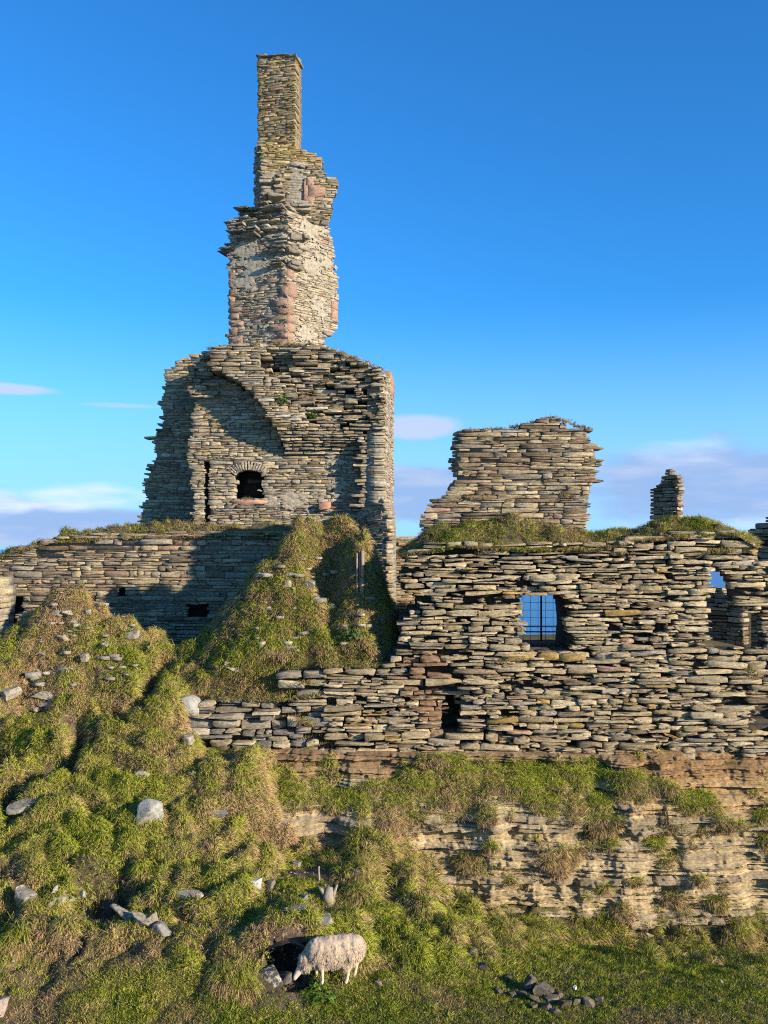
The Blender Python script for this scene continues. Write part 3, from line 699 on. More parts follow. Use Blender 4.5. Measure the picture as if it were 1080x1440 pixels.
def sample(x, y, G):
    x = np.clip(x, xs[0], xs[-1]-1e-6); y = np.clip(y, ys[0], ys[-1]-1e-6)
    i = np.clip(np.searchsorted(xs, x, side='right')-1, 0, len(xs)-2); j = np.clip(np.searchsorted(ys, y, side='right')-1, 0, len(ys)-2)
    a = (x-xs[i])/(xs[i+1]-xs[i]); b = (y-ys[j])/(ys[j+1]-ys[j])
    return (G[j, i]*(1-a)+G[j, i+1]*a)*(1-b)+(G[j+1, i]*(1-a)+G[j+1, i+1]*a)*b
def hit(px, py, y0=14., y1=30.):
    """where the sight line through a photo pixel meets the ground sheet"""
    Y = np.arange(y0, y1, .01); x = (px-CX)/F*Y; z = CAMZ+(CY-py)/F*Y
    g = sample(x, Y, GZ) > z
    k = int(np.argmax(g)) if g.any() else int(np.argmin(np.abs(sample(x, Y, GZ)-z)))
    return np.array([x[k], Y[k], sample(x[k], Y[k], GZ)])
# lumps of old tussock
near = sstep(15.0, 16.2, GY)*sstep(29, 27, GY)*sstep(-13, -11, GX)*sstep(13.5, 11.5, GX)
warpx = .35*fbm(GX*.9, GY*.9, 0, 91, 3); warpy = .35*fbm(GX*.9, GY*.9, 5, 92, 3)
lump = np.sqrt(np.abs(fbm((GX+warpx)*1.55, (GY+warpy)*1.75, GZ*.9, 21, 3, .45)))
lump2 = np.sqrt(np.abs(vnoise((GX+warpx)*3.4, (GY+warpy)*3.8, GZ*1.6, 22)))
slope = np.hypot(np.gradient(GZ, xs, axis=1), np.gradient(GZ, ys, axis=0))
rough = np.clip(.35+.8*sstep(.12, .55, slope), 0, 1)*(.35+.65*sstep(16.8, 18.3, GY+.6*vnoise(GX*.6, GY*.6, 0, 4)))
DOME = np.zeros(GX.shape)
_fi, _fj = np.where((xs > -12) & (xs < 12.4))[0], np.where((ys > 15.2) & (ys < 27))[0]
for _ in range(5200):
    i0, j0 = rng.choice(_fi), rng.choice(_fj); r_ = rng.uniform(.13, .34); h_ = r_*rng.uniform(.35, .75); wx, wy = int(r_/.05)+1, int(r_/.045)+1
    a_, b_, c_, d_ = max(i0-wx, 0), min(i0+wx+1, len(xs)), max(j0-wy, 0), min(j0+wy+1, len(ys))
    q_ = 1-((GX[c_:d_, a_:b_]-xs[i0])**2+((GY[c_:d_, a_:b_]-ys[j0])*1.1)**2)/r_**2
    DOME[c_:d_, a_:b_] = np.maximum(DOME[c_:d_, a_:b_], h_*np.sqrt(np.clip(q_, 0, 1)))
LUMP = lump*.4+lump2*.2+DOME*2.6
flatgrass = sstep(1.0, 2.6, GX)*sstep(21, 20, GY)
rough = rough*(1-.65*flatgrass)
GZ0 = GZ.copy()
# terracettes: small steps across the slope
ph_ = GZ0*2.3+1.1*fbm(GX*.55, GY*.4, 0, 71, 3)
terr = (ph_-np.floor(ph_)); terr = sstep(.0, .35, terr)-terr
GZ = GZ+near*rough*(.34*(lump-.5)+.9*DOME*(.22+.98*sstep(-.22, .25, fbm(GX*.6, GY*.6, 0, 77, 2)))+.36*terr*sstep(.15, .4, slope)+.26*fbm(GX*.8, GY*.8, 0, 55, 3))
GZ = GZ+near*.02*fbm(GX*6, GY*6, 0, 51, 2)
BARE = near*.0
def carve_line(pts, wid, dep, side=.5, bare=1.):
    global GZ, BARE
    w_ = [hit(*p) for p in pts]
    best = np.full(GX.shape, 9.); sgn = np.zeros(GX.shape)
    for a, b in zip(w_[:-1], w_[1:]):
        d = b[:2]-a[:2]; L2 = (d**2).sum(); tt = np.clip(((GX-a[0])*d[0]+(GY-a[1])*d[1])/L2, 0, 1)
        ex, ey = GX-a[0]-tt*d[0], GY-a[1]-tt*d[1]; dd = np.hypot(ex, ey)
        m = dd < best; best = np.where(m, dd, best); sgn = np.where(m, np.sign(d[0]*ey-d[1]*ex), sgn)
    best = best*(1+.5*vnoise(GX*3, GY*3, 0, 19))
    GZ = GZ-dep*sstep(wid, wid*side, best); BARE = np.maximum(BARE, bare*sstep(wid*.85, wid*.4, best))
def hollow(px, py, rx, ry, dep, bare=.9, sharp=.6):
    global GZ, BARE
    c = hit(px, py); d = np.hypot((GX-c[0])/rx, (GY-c[1])/ry)*(1+.3*vnoise(GX*3.5, GY*3.5, 0, 23))
    GZ = GZ-dep*sstep(1, sharp, d); BARE = np.maximum(BARE, bare*sstep(1.05, .7, d))
def patch(px, py, rx, ry, bare=.8):
    global BARE
    c = hit(px, py); d = np.hypot((GX-c[0])/rx, (GY-c[1])/ry)*(1+.55*fbm(GX*2.5, GY*2.5, 0, 29, 3)); BARE = np.maximum(BARE, bare*sstep(1.1, .6, d))
carve_line([(228, 934), (205, 965), (175, 990), (150, 1005)],  .36, .6)
carve_line([(120, 1022), (95, 1045), (55, 1075), (25, 1100), (0, 1118)], .42, .8)
carve_line([(75, 1062), (45, 1092), (15, 1125)], .2, .35)
hollow(4, 1056, .8, .6, 1.1, 1., .8); hollow(-20, 1065, .7, .6, .9); hollow(40, 1000, .55, .28, .35, .6); hollow(105, 1022, .35, .22, .32)
hollow(150, 1248, .7, .45, .75, 1., .8); hollow(180, 1220, .16, .14, .25); hollow(100, 1200, .14, .12, .2); hollow(140, 1203, .16, .14, .2); hollow(2, 1278, .6, .3, .55, .9, .8); hollow(110, 1330, .14, .34, .2); hollow(230, 1255, .12, .12, .15)
hollow(5, 1322, .3, .16, .2, .6)
patch(430, 1228, .75, .42, 1.); patch(470, 1235, .3, .3, 1.); patch(70, 1390, .9, .5, .5); patch(20, 1420, .6, .3, .6); patch(390, 1400, .75, .3, .8); patch(800, 1408, 1.2, .18, .6); patch(930, 1420, 1.1, .12, .6); patch(1050, 1425, .8, .1, .6); patch(740, 1395, .7, .3, .7); patch(130, 1235, .7, .3, .7); patch(130, 1320, .3, .4, .6); patch(345, 1385, .3, .25, .6); patch(270, 1437, .6, .12, .4)
hollow(385, 850, .3, .3, .3, .2); hollow(420, 880, .3, .25, .25, .2); hollow(140, 880, .35, .3, .3, .3)
# burrow in the bank beside the sheep
bc = hit(404, 1366); BUR = bc.copy()
d = np.hypot((GX-bc[0])/.42, (GY-bc[1]-.02)/.3); GZ = np.where(d < 1.35, GZ-(.34*sstep(1.3, .75, d)), GZ); BARE = np.maximum(BARE, sstep(1.2, .95, d)); BARE = np.maximum(BARE, (np.abs(GX-bc[0]+.03) < .36) & (GY > bc[1]) & (GY < bc[1]+.6) & (GZ < bc[2]+.32))
back = np.exp(-(((GX-bc[0])/.75)**2))*sstep(.1, .3, GY-bc[1])*sstep(2.2, .6, GY-bc[1]); GZ = GZ+.42*back

ny, nx = GX.shape
idx = np.arange(ny*nx).reshape(ny, nx)
quads = np.stack([idx[:-1, :-1], idx[:-1, 1:], idx[1:, 1:], idx[1:, :-1]], -1).reshape(-1, 4)
TV = np.stack([GX, GY, GZ], -1).reshape(-1, 3)
qc = TV[quads].mean(1); cut = (np.abs(qc[:, 0]-bc[0]+.03) < .40) & (qc[:, 1] > bc[1]+.12) & (qc[:, 1] < bc[1]+.8) & (qc[:, 2] < bc[2]+.43-.9*(qc[:, 0]-bc[0])**2)
quads = quads[~cut]
tag(mesh_obj('ground', TV, [quads], M_ground, attrs={'bare': BARE.ravel()}, smooth=True), kind='structure')
# burrow lining: a dark hollow of earth going into the bank
th_ = np.linspace(0, 2*np.pi, 20, endpoint=False); bv = []
for kx, (dy, r, dz) in enumerate(((-.02, .52, .05), (.18, .50, .06), (.7, .46, .1), (1.1, .22, .05), (1.2, .02, .05))):
    bv += [(bc[0]-.25*dy+r*1.0*math.cos(a)*(1+.1*math.sin(3*a)), bc[1]+dy+.1, bc[2]-.02+dz+r*.86*math.sin(a)*(1+.06*math.sin(5*a+1))) for a in th_]
i = np.arange(20); bf = np.concatenate([np.stack([k*20+i, k*20+(i+1) % 20, (k+1)*20+(i+1) % 20, (k+1)*20+i], 1) for k in range(4)])

# ------------------------------------------------------------------ ROCK FACE: thin beds broken by upright joints
def rock_face(name, x0, x1, z0, z1, prof, colf, seed, dx=.026, dz=.013):
    X, Z = np.meshgrid(np.arange(x0, x1, dx), np.arange(z0, z1, dz)); Y = prof(X, Z)
    Zw = Z+.10*fbm(X*.35, Z*.3, 0, seed, 3)+.045*X*.2
    edges = np.cumsum(np.random.default_rng(seed).choice([.04, .055, .075, .10, .15, .22], 400, p=[.2, .28, .24, .16, .08, .04]))-12
    k = np.searchsorted(edges, Zw); hk = _h(k, k*0, k*0, seed)
    wid = .35+1.1*_h(k, k*0+7, k*0, seed)
    j = np.floor((X+.12*fbm(X*3, Z*3, 0, seed+2, 2))/wid+_h(k, k*0, k*0+3, seed)*9).astype(int)
    hb = _h(k, j, k*0+1, seed)
    kb = np.floor(k/5).astype(int); J2 = np.floor((X+.15*fbm(X*2, Z*1.2, 0, seed+4, 2))/(.7+.5*_h(kb*0, kb*0, kb*0+9, seed))+.4*_h(kb, kb*0, kb*0, seed+6)).astype(int)
    h2 = _h(kb, J2, kb*0+2, seed)
    big = fbm(X*.75, Z*.6, 0, seed+8, 4)
    ed = np.minimum(Zw-edges[k-1], edges[k]-Zw); joint = _h(k, j, k*0+5, seed) > .45
    bq = big*5.5+.55*hk+.35*hb; big = .45*big+.55*(np.floor(bq)+sstep(.42, .52, bq-np.floor(bq))-.12)/5.5
    Y = Y+.15*sstep(.020, .005, ed)*joint-.10*(hb-.5)-.26*(hk-.5)-.12*(h2-.5)-.55*big-.025*fbm(X*5, Z*14, 0, seed+9, 4)-.015*vnoise(X*18, Z*30, 0, seed+10)
    ny, nx = X.shape; idx = np.arange(ny*nx).reshape(ny, nx)
    q = np.stack([idx[:-1, :-1], idx[:-1, 1:], idx[1:, 1:], idx[1:, :-1]], -1).reshape(-1, 4)
    col = colf(X, Z, Y, hb, hk).reshape(-1, 3)
    V = np.stack([X, Y, Z], -1).reshape(-1, 3)
    o = tag(mesh_obj(name, V, [q], M_cliff, col=col), kind='structure'); return V, q, X, Z
def cprof(X, Z):
    pxc = CX+X/23*F
    r = sstep(860, 960, pxc)
    a = np.interp(Z, [-2.2, -.9, .3, 1.35, 1.75, 2.0, 2.9, 3.1], [21.95, 22.1, 22.3, 22.55, 22.75, 23.15, 23.85, 24.3])
    b = np.interp(Z, [-2.2, -.9, .3, 1.35, 1.75, 2.2, 2.74, 2.8, 3.1], [22.0, 22.15, 22.35, 22.7, 22.9, 23.3, 23.78, 24.0, 24.5])
    left = sstep(600, 540, pxc)
    c = np.interp(Z, [-2.2, .3, 1.1, 1.7, 2.1, 2.3, 2.85, 3.1], [21.2, 21.5, 21.85, 22.2, 22.75, 23.2, 23.85, 24.3])
    m = a*(1-r)+b*r; m = m*(1-left)+c*left
    cap = np.clip(m, None, 99)
    return cap
def ccol(X, Z, Y, hb, hk):
    c0 = np.array((.50, .39, .225)); c1 = np.array((.48, .32, .15)); c2 = np.array((.38, .30, .19)); c3 = np.array((.25, .145, .07))
    pxc = CX+X/23*F
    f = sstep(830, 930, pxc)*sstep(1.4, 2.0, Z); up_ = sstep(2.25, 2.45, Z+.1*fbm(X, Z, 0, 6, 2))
    c = c0[None, None]*(.8+.4*hb[..., None])
    c = np.where((hk > .7)[..., None], c2*(.8+.4*hb[..., None]), c)
    c = c*(1-f[..., None])+f[..., None]*c1*(.85+.3*hb[..., None])
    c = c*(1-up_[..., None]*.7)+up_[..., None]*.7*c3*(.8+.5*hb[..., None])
    return c
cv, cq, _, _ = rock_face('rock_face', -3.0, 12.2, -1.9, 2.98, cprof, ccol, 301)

# ------------------------------------------------------------------ GRASS
G_GREEN = np.array((.27, .36, .018)); G_LITE = np.array((.52, .56, .035)); G_DARK = np.array((.07, .12, .014)); G_STRAW = np.array((.74, .50, .27)); G_BROWN = np.array((.48, .30, .145))
class Blades:
    def __init__(s): s.V, s.C, s.N = [], [], []
    def tufts(s, p, nrm, nb, L, spread, stand, droop, down, straw, width, rad=1.):
        """nb blades on each of the points p; straw 0..1 sets how dead the grass is"""
        n = len(p)
        if n == 0: return
        L = np.broadcast_to(L, n); straw = np.broadcast_to(straw, n); spread = np.broadcast_to(spread, n)
        a = rng.uniform(0, 2*np.pi, (n, nb)); r = np.sqrt(rng.random((n, nb)))
        out = np.stack([np.cos(a), np.sin(a), np.zeros_like(a)], -1)
        dn = nrm.copy(); dn[:, 2] = 0                      # downhill direction
        base = p[:, None]+out*(r*spread[:, None]*rad)[..., None]
        slope2 = np.maximum(nrm[:, 2:3], .35)
        base[..., 2] -= ((base[..., 0]-p[:, None, 0])*nrm[:, None, 0]+(base[..., 1]-p[:, None, 1])*nrm[:, None, 1])/slope2
        base[..., 2] -= .015
        l = L[:, None]*rng.uniform(.55, 1.2, (n, nb))
        d = nrm[:, None]*stand*.5+np.array([0, 0, 1.])*stand*.7+out*(r*.75+.15)[..., None]+dn[:, None]*down+rng.normal(0, .22, (n, nb, 3))
        d /= np.linalg.norm(d, axis=-1, keepdims=True)
        mid = base+d*(l*.55)[..., None]
        d2 = d+out*.25*droop+dn[:, None]*down*.8*droop; d2[..., 2] -= droop*(.6+.8*r)
        d2 /= np.linalg.norm(d2, axis=-1, keepdims=True)
        tip = mid+d2*(l*.5)[..., None]
        ww = rng.normal(0, 1, (n, nb, 3)); ww -= d*(ww*d).sum(-1, keepdims=True); ww /= np.linalg.norm(ww, axis=-1, keepdims=True)
        ww *= (width*rng.uniform(.6, 1.3, (n, nb)))[..., None]
        V = np.stack([base-ww, base+ww, mid-ww*.75, mid+ww*.75, tip], 2)
        lie = nrm[:, None]+out*(r*.75)[..., None]; lie /= np.linalg.norm(lie, axis=-1, keepdims=True)
        s.N.append(np.repeat(lie[:, :, None], 5, 2).reshape(-1, 3).astype(np.float32))
        # colour: dead blades hang on the outside and downhill
        hang = np.clip((out*dn[:, None]).sum(-1)*1.2, -.5, 1)
        k = straw[:, None]+.40*(r-.55)*rad+.35*hang*(down > .2)+rng.normal(0, .13, (n, nb))
        k = sstep(.25, .8, k)[..., None]
        g = G_GREEN+(G_LITE-G_GREEN)*(.25+.5*rng.random((n, nb, 1))+.25*rng.random((n, 1, 1)))
        dk = (rng.random((n, nb, 1)) < .08); g = np.where(dk, G_DARK, g)
        st = G_BROWN+(G_STRAW-G_BROWN)*np.clip(rng.normal(.6, .3, (n, nb, 1)), 0, 1.1)
        tipc = g*(1-k)+st*k; kb = np.clip(k+.35, 0, 1); bc_ = g*(1-kb)+st*.8*kb
        Cc = np.stack([bc_, bc_, tipc*.6+bc_*.4, tipc*.6+bc_*.4, tipc], 2)
        s.V.append(V.reshape(-1, 3).astype(np.float32)); s.C.append(Cc.reshape(-1, 3).astype(np.float32))
    def build(s, name, label=None, cat=None, parent=None):
        V = np.concatenate(s.V); Cc = np.concatenate(s.C); n = len(V)//5; b = (np.arange(n)*5)[:, None]
        o = mesh_obj(name, V, [b+np.array([[0, 1, 3, 2]]), b+np.array([[2, 3, 4]])], M_grass, parent, col=Cc)
        at = o.data.attributes.new('lie', 'FLOAT_VECTOR', 'POINT'); at.data.foreach_set('vector', np.concatenate(s.N).ravel())
        return tag(o, label, cat, kind='stuff')
gy_, gx_ = np.gradient(GZ, ys, xs); NRM = np.stack([-gx_, -gy_, np.ones_like(gx_)], -1); NRM /= np.linalg.norm(NRM, axis=-1, keepdims=True)
def inside(x, y, z, m=70):
    px = CX+x/y*F; py = CY-(z-CAMZ)/y*F
    return (px > -m) & (px < 1080+m) & (py < 1440+m) & (py > 600)
_cx, _cy = np.diff(xs), np.diff(ys)
_ar = (_cy[:, None]*_cx[None])/np.maximum(NRM[:-1, :-1, 2], .04); _in = (xs[None, :-1] > -11.8) & (xs[None, :-1] < 12.2) & (ys[:-1, None] > 15.2) & (ys[:-1, None] < 27.2)
_ar = (_ar*_in).ravel(); _ar = np.cumsum(_ar)/_ar.sum()
def field(n):
    c_ = np.searchsorted(_ar, rng.random(n)); j, i = np.divmod(c_, len(xs)-1)
    x = xs[i]+_cx[i]*rng.random(n); y = ys[j]+_cy[j]*rng.random(n); z = sample(x, y, GZ)
    nr = np.stack([sample(x, y, NRM[..., i_]) for i_ in range(3)], -1); nr /= np.linalg.norm(nr, axis=-1, keepdims=True)
    p = np.stack([x, y, z], -1); ok = inside(x, y, z) & (nr[:, 1] < .5)
    cover = sstep(23.6, 23.95, y)*sstep(24.3, 24.15, y)*(x > -5.2)         # nothing grows inside the wall
    ok &= ~((x > .6) & (y > 21.9)) & (cover < .5)
    return p[ok], nr[ok]
GREENS = [(860, 1370, 190, 38), (620, 1345, 110, 40), (150, 1130, 110, 65), (110, 1200, 110, 50), (40, 1060, 60, 50), (185, 935, 60, 35), (350, 1260, 170, 40), (560, 1310, 90, 40), (250, 1380, 160, 50), (440, 920, 110, 25), (470, 1420, 120, 25), (940, 1345, 160, 25)]
STRAWS = [(330, 1130, 80, 60), (230, 1050, 50, 60), (100, 860, 80, 40), (170, 1340, 120, 30), (335, 1350, 70, 45), (20, 1240, 40, 25), (520, 1180, 70, 60), (690, 1300, 60, 30), (370, 1170, 50, 40), (50, 960, 80, 60)]
def straw_at(p):
    px = CX+p[:, 0]/p[:, 1]*F; py = CY-(p[:, 2]-CAMZ)/p[:, 1]*F
    s_ = .45+.66*fbm(p[:, 0]*1.1, p[:, 1]*1.1, p[:, 2]*1.1, 61, 4)
    for a, b, c_, d in GREENS: s_ -= .38*np.exp(-((px-a)/c_)**2-((py-b)/d)**2)
    for a, b, c_, d in STRAWS: s_ += .26*np.exp(-((px-a)/c_)**2-((py-b)/d)**2)
    l = sample(p[:, 0], p[:, 1], LUMP)
    return s_+.55*(.52-l)
gr = Blades()
p, nr = field(230000); b_ = sample(p[:, 0], p[:, 1], BARE); ok = rng.random(len(p)) > b_*.97; p, nr = p[ok], nr[ok]
lawn = (p[:, 1] < 17.6)
p2, n2 = p[lawn], nr[lawn]; gr.tufts(p2+rng.normal(0, .03, p2.shape)*[1, 1, 0], n2, 7, .06*rng.uniform(.7, 1.3, len(p2)), .05, 1., .3, .2, straw_at(p2)-.1, .0065)
gr.tufts(p, nr, 5, np.where(lawn, .065, .085)*rng.uniform(.7, 1.3, len(p)), .05, 1., .35, .25, straw_at(p), .0065)
p, nr = field(34000); b_ = sample(p[:, 0], p[:, 1], BARE); l = sample(p[:, 0], p[:, 1], LUMP); fg = sample(p[:, 0], p[:, 1], flatgrass)
ok = (rng.random(len(p)) > b_*1.2) & (l > .52) & (rng.random(len(p)) < .35+.65*sstep(.1, .5, 1-nr[:, 2])) & (rng.random(len(p)) > .8*fg) & ((p[:, 1] > 17.6) | (rng.random(len(p)) < .12))
p, nr = p[ok], nr[ok]
gr.tufts(p, nr, 44, rng.uniform(.10, .24, len(p)), .11, .55, 1.3, .85, straw_at(p)+.12+rng.normal(0, .2, len(p)), .0075)
# shaggy tussocks along the foot of the rock face and on the bank
tp = []
for a, b, m, sd in (((560, 1215), (690, 1290), 26, 16), ((690, 1300), (800, 1326), 26, 10), ((800, 1318), (900, 1330), 20, 10), ((900, 1338), (1085, 1358), 30, 8), ((820, 1290), (860, 1310), 10, 8), ((1030, 1325), (1085, 1295), 12, 10), ((480, 1180), (560, 1250), 40, 26), ((640, 1300), (700, 1330), 12, 12), ((310, 1380), (350, 1400), 10, 10), ((200, 1000), (240, 1060), 16, 14), ((0, 1325), (40, 1330), 8, 6)):
    for i in range(m):
        f = rng.random(); tp.append(hit(a[0]+(b[0]-a[0])*f+rng.normal(0, sd), a[1]+(b[1]-a[1])*f+rng.normal(0, sd*.6)))
tp = np.array(tp); tp = tp[tp[:, 1] < 23.5]
tn = np.stack([sample(tp[:, 0], tp[:, 1], NRM[..., i]) for i in range(3)], -1); tn[:, 1] -= .5; tn /= np.linalg.norm(tn, axis=-1, keepdims=True)
tp[:, 2] += .04
gr.tufts(tp, tn, 120, rng.uniform(.22, .36, len(tp)), .13, .75, 1.1, .8, rng.uniform(.25, .6, len(tp)), .0065)
gr.build('grass', 'shaggy green and straw coloured tussock grass covering the slope below the ruins', 'grass')

# grass on the rock face: the green ledge under the wall, hanging tufts below
cl = Blades()
cvn = cv[rng.integers(0, len(cv), 260000)]
px, py = CX+cvn[:, 0]/cvn[:, 1]*F, CY-(cvn[:, 2]-CAMZ)/cvn[:, 1]*F
top = np.interp(px, [380, 440, 480, 560, 600, 830, 860, 900, 1000, 1030, 1080], [1090, 1092, 1108, 1092, 1066, 1071, 1084, 1094, 1118, 1150, 1180])
bot = np.interp(px, [380, 440, 500, 545, 600, 650, 690, 730, 770, 810, 850, 880, 930, 1000, 1030, 1080], [1120, 1125, 1130, 1175, 1150, 1148, 1152, 1130, 1138, 1148, 1155, 1128, 1122, 1140, 1150, 1181])
nn = fbm(cvn[:, 0]*1.6, cvn[:, 2]*1.6, 0, 44, 3)
den = sstep(top-4, top+6, py+6*nn)*sstep(bot+14, bot-10, py+26*nn)
for a, b, r in ((665, 1215, 22), (790, 1212, 26), (810, 1205, 16), (925, 1188, 14), (942, 1205, 16), (985, 1240, 11), (946, 1268, 16), (1072, 1150, 16), (1078, 1185, 12), (752, 1185, 12), (846, 1250, 10), (842, 1180, 24), (560, 1200, 24), (585, 1215, 20), (690, 1192, 12), (860, 1150, 26), (1010, 1270, 14), (875, 1285, 18), (1045, 1300, 16), (720, 1240, 7), (895, 1240, 10), (960, 1290, 14)):
    den = np.maximum(den, .9*sstep(1.15, .6, np.hypot((px-a)/r, (py-b)/(r*.7))*(1+.4*nn)))
den = np.maximum(den, .05*(nn > .25))
clump = sstep(-.35, .25, fbm(cvn[:, 0]*3.2, cvn[:, 2]*3.6, 0, 46, 2)); den = den*(.12+.88*clump)
ok = (rng.random(len(den)) < den*.26) & (px > 385) & (px < 1150)
p = cvn[ok]; nr = np.tile(np.array([[0, -.85, .53]]), (len(p), 1))
sw = .42+.5*fbm(p[:, 0]*1.1, p[:, 2]*1.3, 0, 45, 3)-.35*np.exp(-((px[ok]-720)/170)**2-((py[ok]-1085)/26)**2)
cl.tufts(p, nr, 22, rng.uniform(.14, .30, len(p)), .05, .55, 1.0, .45, sw, .0065)
cl.build('ledge_grass', 'long grass hanging from the ledges of the rock face', 'grass')

# turf along the wall tops
def turf(name, wall_rows, crest_rows, yf, yc, yb, label, seed, n, straw=.4, hL=(.10, .22), x0=None):
    a = np.array(wall_rows, float); b = np.array(crest_rows, float)
    pxs = np.arange(a[0, 0], a[-1, 0]+.1, 1.2); m = 22; rows = []
    for k in range(m):
        f = k/(m-1); Y = yf+(yb-yf)*f
        fc = (yc-yf)/(yb-yf); zf = CAMZ+(CY-np.interp(pxs, a[:, 0], a[:, 1]))/F*yf; zc = CAMZ+(CY-np.interp(pxs, b[:, 0], b[:, 1]))/F*yc
        q = np.where(f < fc, sstep(0, fc, f), 1-.6*sstep(fc, 1, f)); X = (pxs-CX)/F*(yf+(yc-yf)*min(f/fc, 1))
        Z = zf-.06+(zc-zf+.0)*q+.20*fbm(X*1.5, Y*1.6+0*X, 0, seed, 4)*(.3+q)+.12*np.sqrt(np.abs(vnoise(X*2.6, Y*2.6+0*X, 0, seed+9)))*(.2+q)-.06
        rows.append(np.stack([X, np.full_like(X, Y)+.06*vnoise(X*2.2, 0*X, k*.2, seed+3), Z], -1))
    G = np.array(rows); R, M_ = G.shape[:2]; id_ = np.arange(R*M_).reshape(R, M_)
    q = np.stack([id_[:-1, :-1], id_[:-1, 1:], id_[1:, 1:], id_[1:, :-1]], -1).reshape(-1, 4)
    o = mesh_obj(name, G.reshape(-1, 3), [q], M_ground, attrs={'bare': np.full(R*M_, .55)}, smooth=True); tag(o, label, 'turf', kind='stuff')
    du = np.gradient(G, axis=1); dv = np.gradient(G, axis=0); nn = np.cross(du, dv).reshape(-1, 3); nn /= np.linalg.norm(nn, axis=1, keepdims=True)
    pts = G.reshape(-1, 3); pick = rng.integers(0, len(pts), n); patchy = fbm(pts[pick, 0]*.9, pts[pick, 1]*.9, 0, seed+5, 3)
    pick = pick[rng.random(n) < sstep(-.75, -.2, patchy)]
    bl = Blades(); bl.tufts(pts[pick], nn[pick], 16, rng.uniform(*hL, len(pick)), .05, .9, .7, .45, straw+.5*fbm(pts[pick, 0]*1.2, pts[pick, 1]*1.2, 0, seed+6, 3), .0065)
    bl.build('turf_grass', None, None, o)
    return o
turf('wall_top_turf', [(566, 776), (600, 770), (640, 766), (700, 768), (760, 768), (800, 769), (850, 769), (900, 757), (960, 751), (1015, 746), (1040, 750), (1064, 766)],
     [(566, 772), (585, 758), (610, 745), (650, 734), (700, 731), (740, 730), (790, 742), (840, 748), (870, 745), (910, 737), (940, 729), (975, 727), (1008, 729), (1030, 742), (1064, 765)], 23.95, 24.9, 26.0, 'tussocky turf growing along the top of the front wall', 7, 4200)
turf('back_wall_turf', [(-60, 790), (0, 783), (25, 772), (75, 760), (150, 754), (230, 752), (330, 752), (420, 752), (506, 754)],
     [(-60, 788), (0, 781), (25, 766), (75, 753), (110, 746), (150, 741), (230, 737), (330, 737), (420, 737), (506, 744)], 30.75, 31.1, 31.6, 'strip of turf along the top of the back wall at the left', 8, 1700, .38)
def sprigs(name, pl, spots, label, nb=20, L=(.12, .25), straw=.45):
    P_ = []
    for a, b, c_, d, m, dep in spots:
        for i in range(m):
            f = rng.random(); u, z = pl.uv(a+(c_-a)*f, b+(d-b)*f); P_.append(pl.world(u, z, dep+rng.uniform(-.25, .1)))
    P_ = np.array(P_); nr = np.tile(np.array([[0, -.3, .95]]), (len(P_), 1)); bl = Blades()
    bl.tufts(P_, nr, nb, rng.uniform(*L, len(P_)), .07, .8, .8, .5, rng.normal(straw, .15, len(P_)), .0065); bl.build(name, label, 'grass')
sprigs('ledge_tufts', pt, [(266, 520, 300, 503, 26, .2), (300, 498, 345, 495, 22, .9), (345, 495, 400, 493, 14, 1.), (405, 494, 460, 498, 26, 1.), (460, 500, 500, 513, 30, 1.0), (495, 512, 540, 529, 26, 1.), (368, 541, 402, 534, 20, .9), (342, 704, 352, 703, 6, -.1), (452, 545, 470, 540, 6, .8), (520, 665, 530, 662, 6, .6)], 'dry grass tufts on the ledges of the tower', 18, (.12, .26), .62)
sprigs('fragment_tufts', pu, [(645, 606, 690, 605, 18, -.1), (690, 604, 740, 598, 20, -.1), (740, 597, 780, 587, 26, -.1), (780, 587, 826, 602, 22, -.1), (770, 695, 812, 700, 6, .08), (655, 700, 690, 702, 12, .1), (690, 668, 700, 668, 2, .05), (785, 690, 800, 700, 6, .1)], 'short grass on top of the isolated wall block', 16, (.08, .2), .6)
sprigs('wall_tufts', pf, [(420, 1012, 440, 1020, 14, .12), (395, 985, 450, 978, 14, .1), (425, 960, 445, 962, 6, .1), (700, 930, 720, 934, 3, .1), (1045, 940, 1065, 950, 8, .1), (990, 778, 1030, 776, 16, .08), (300, 985, 400, 985, 40, 0), (450, 937, 530, 938, 50, -.05), (660, 780, 700, 775, 10, .05), (860, 780, 890, 778, 10, .05)], 'grass tufts rooted in the joints of the front wall', 18, (.12, .28), .5)

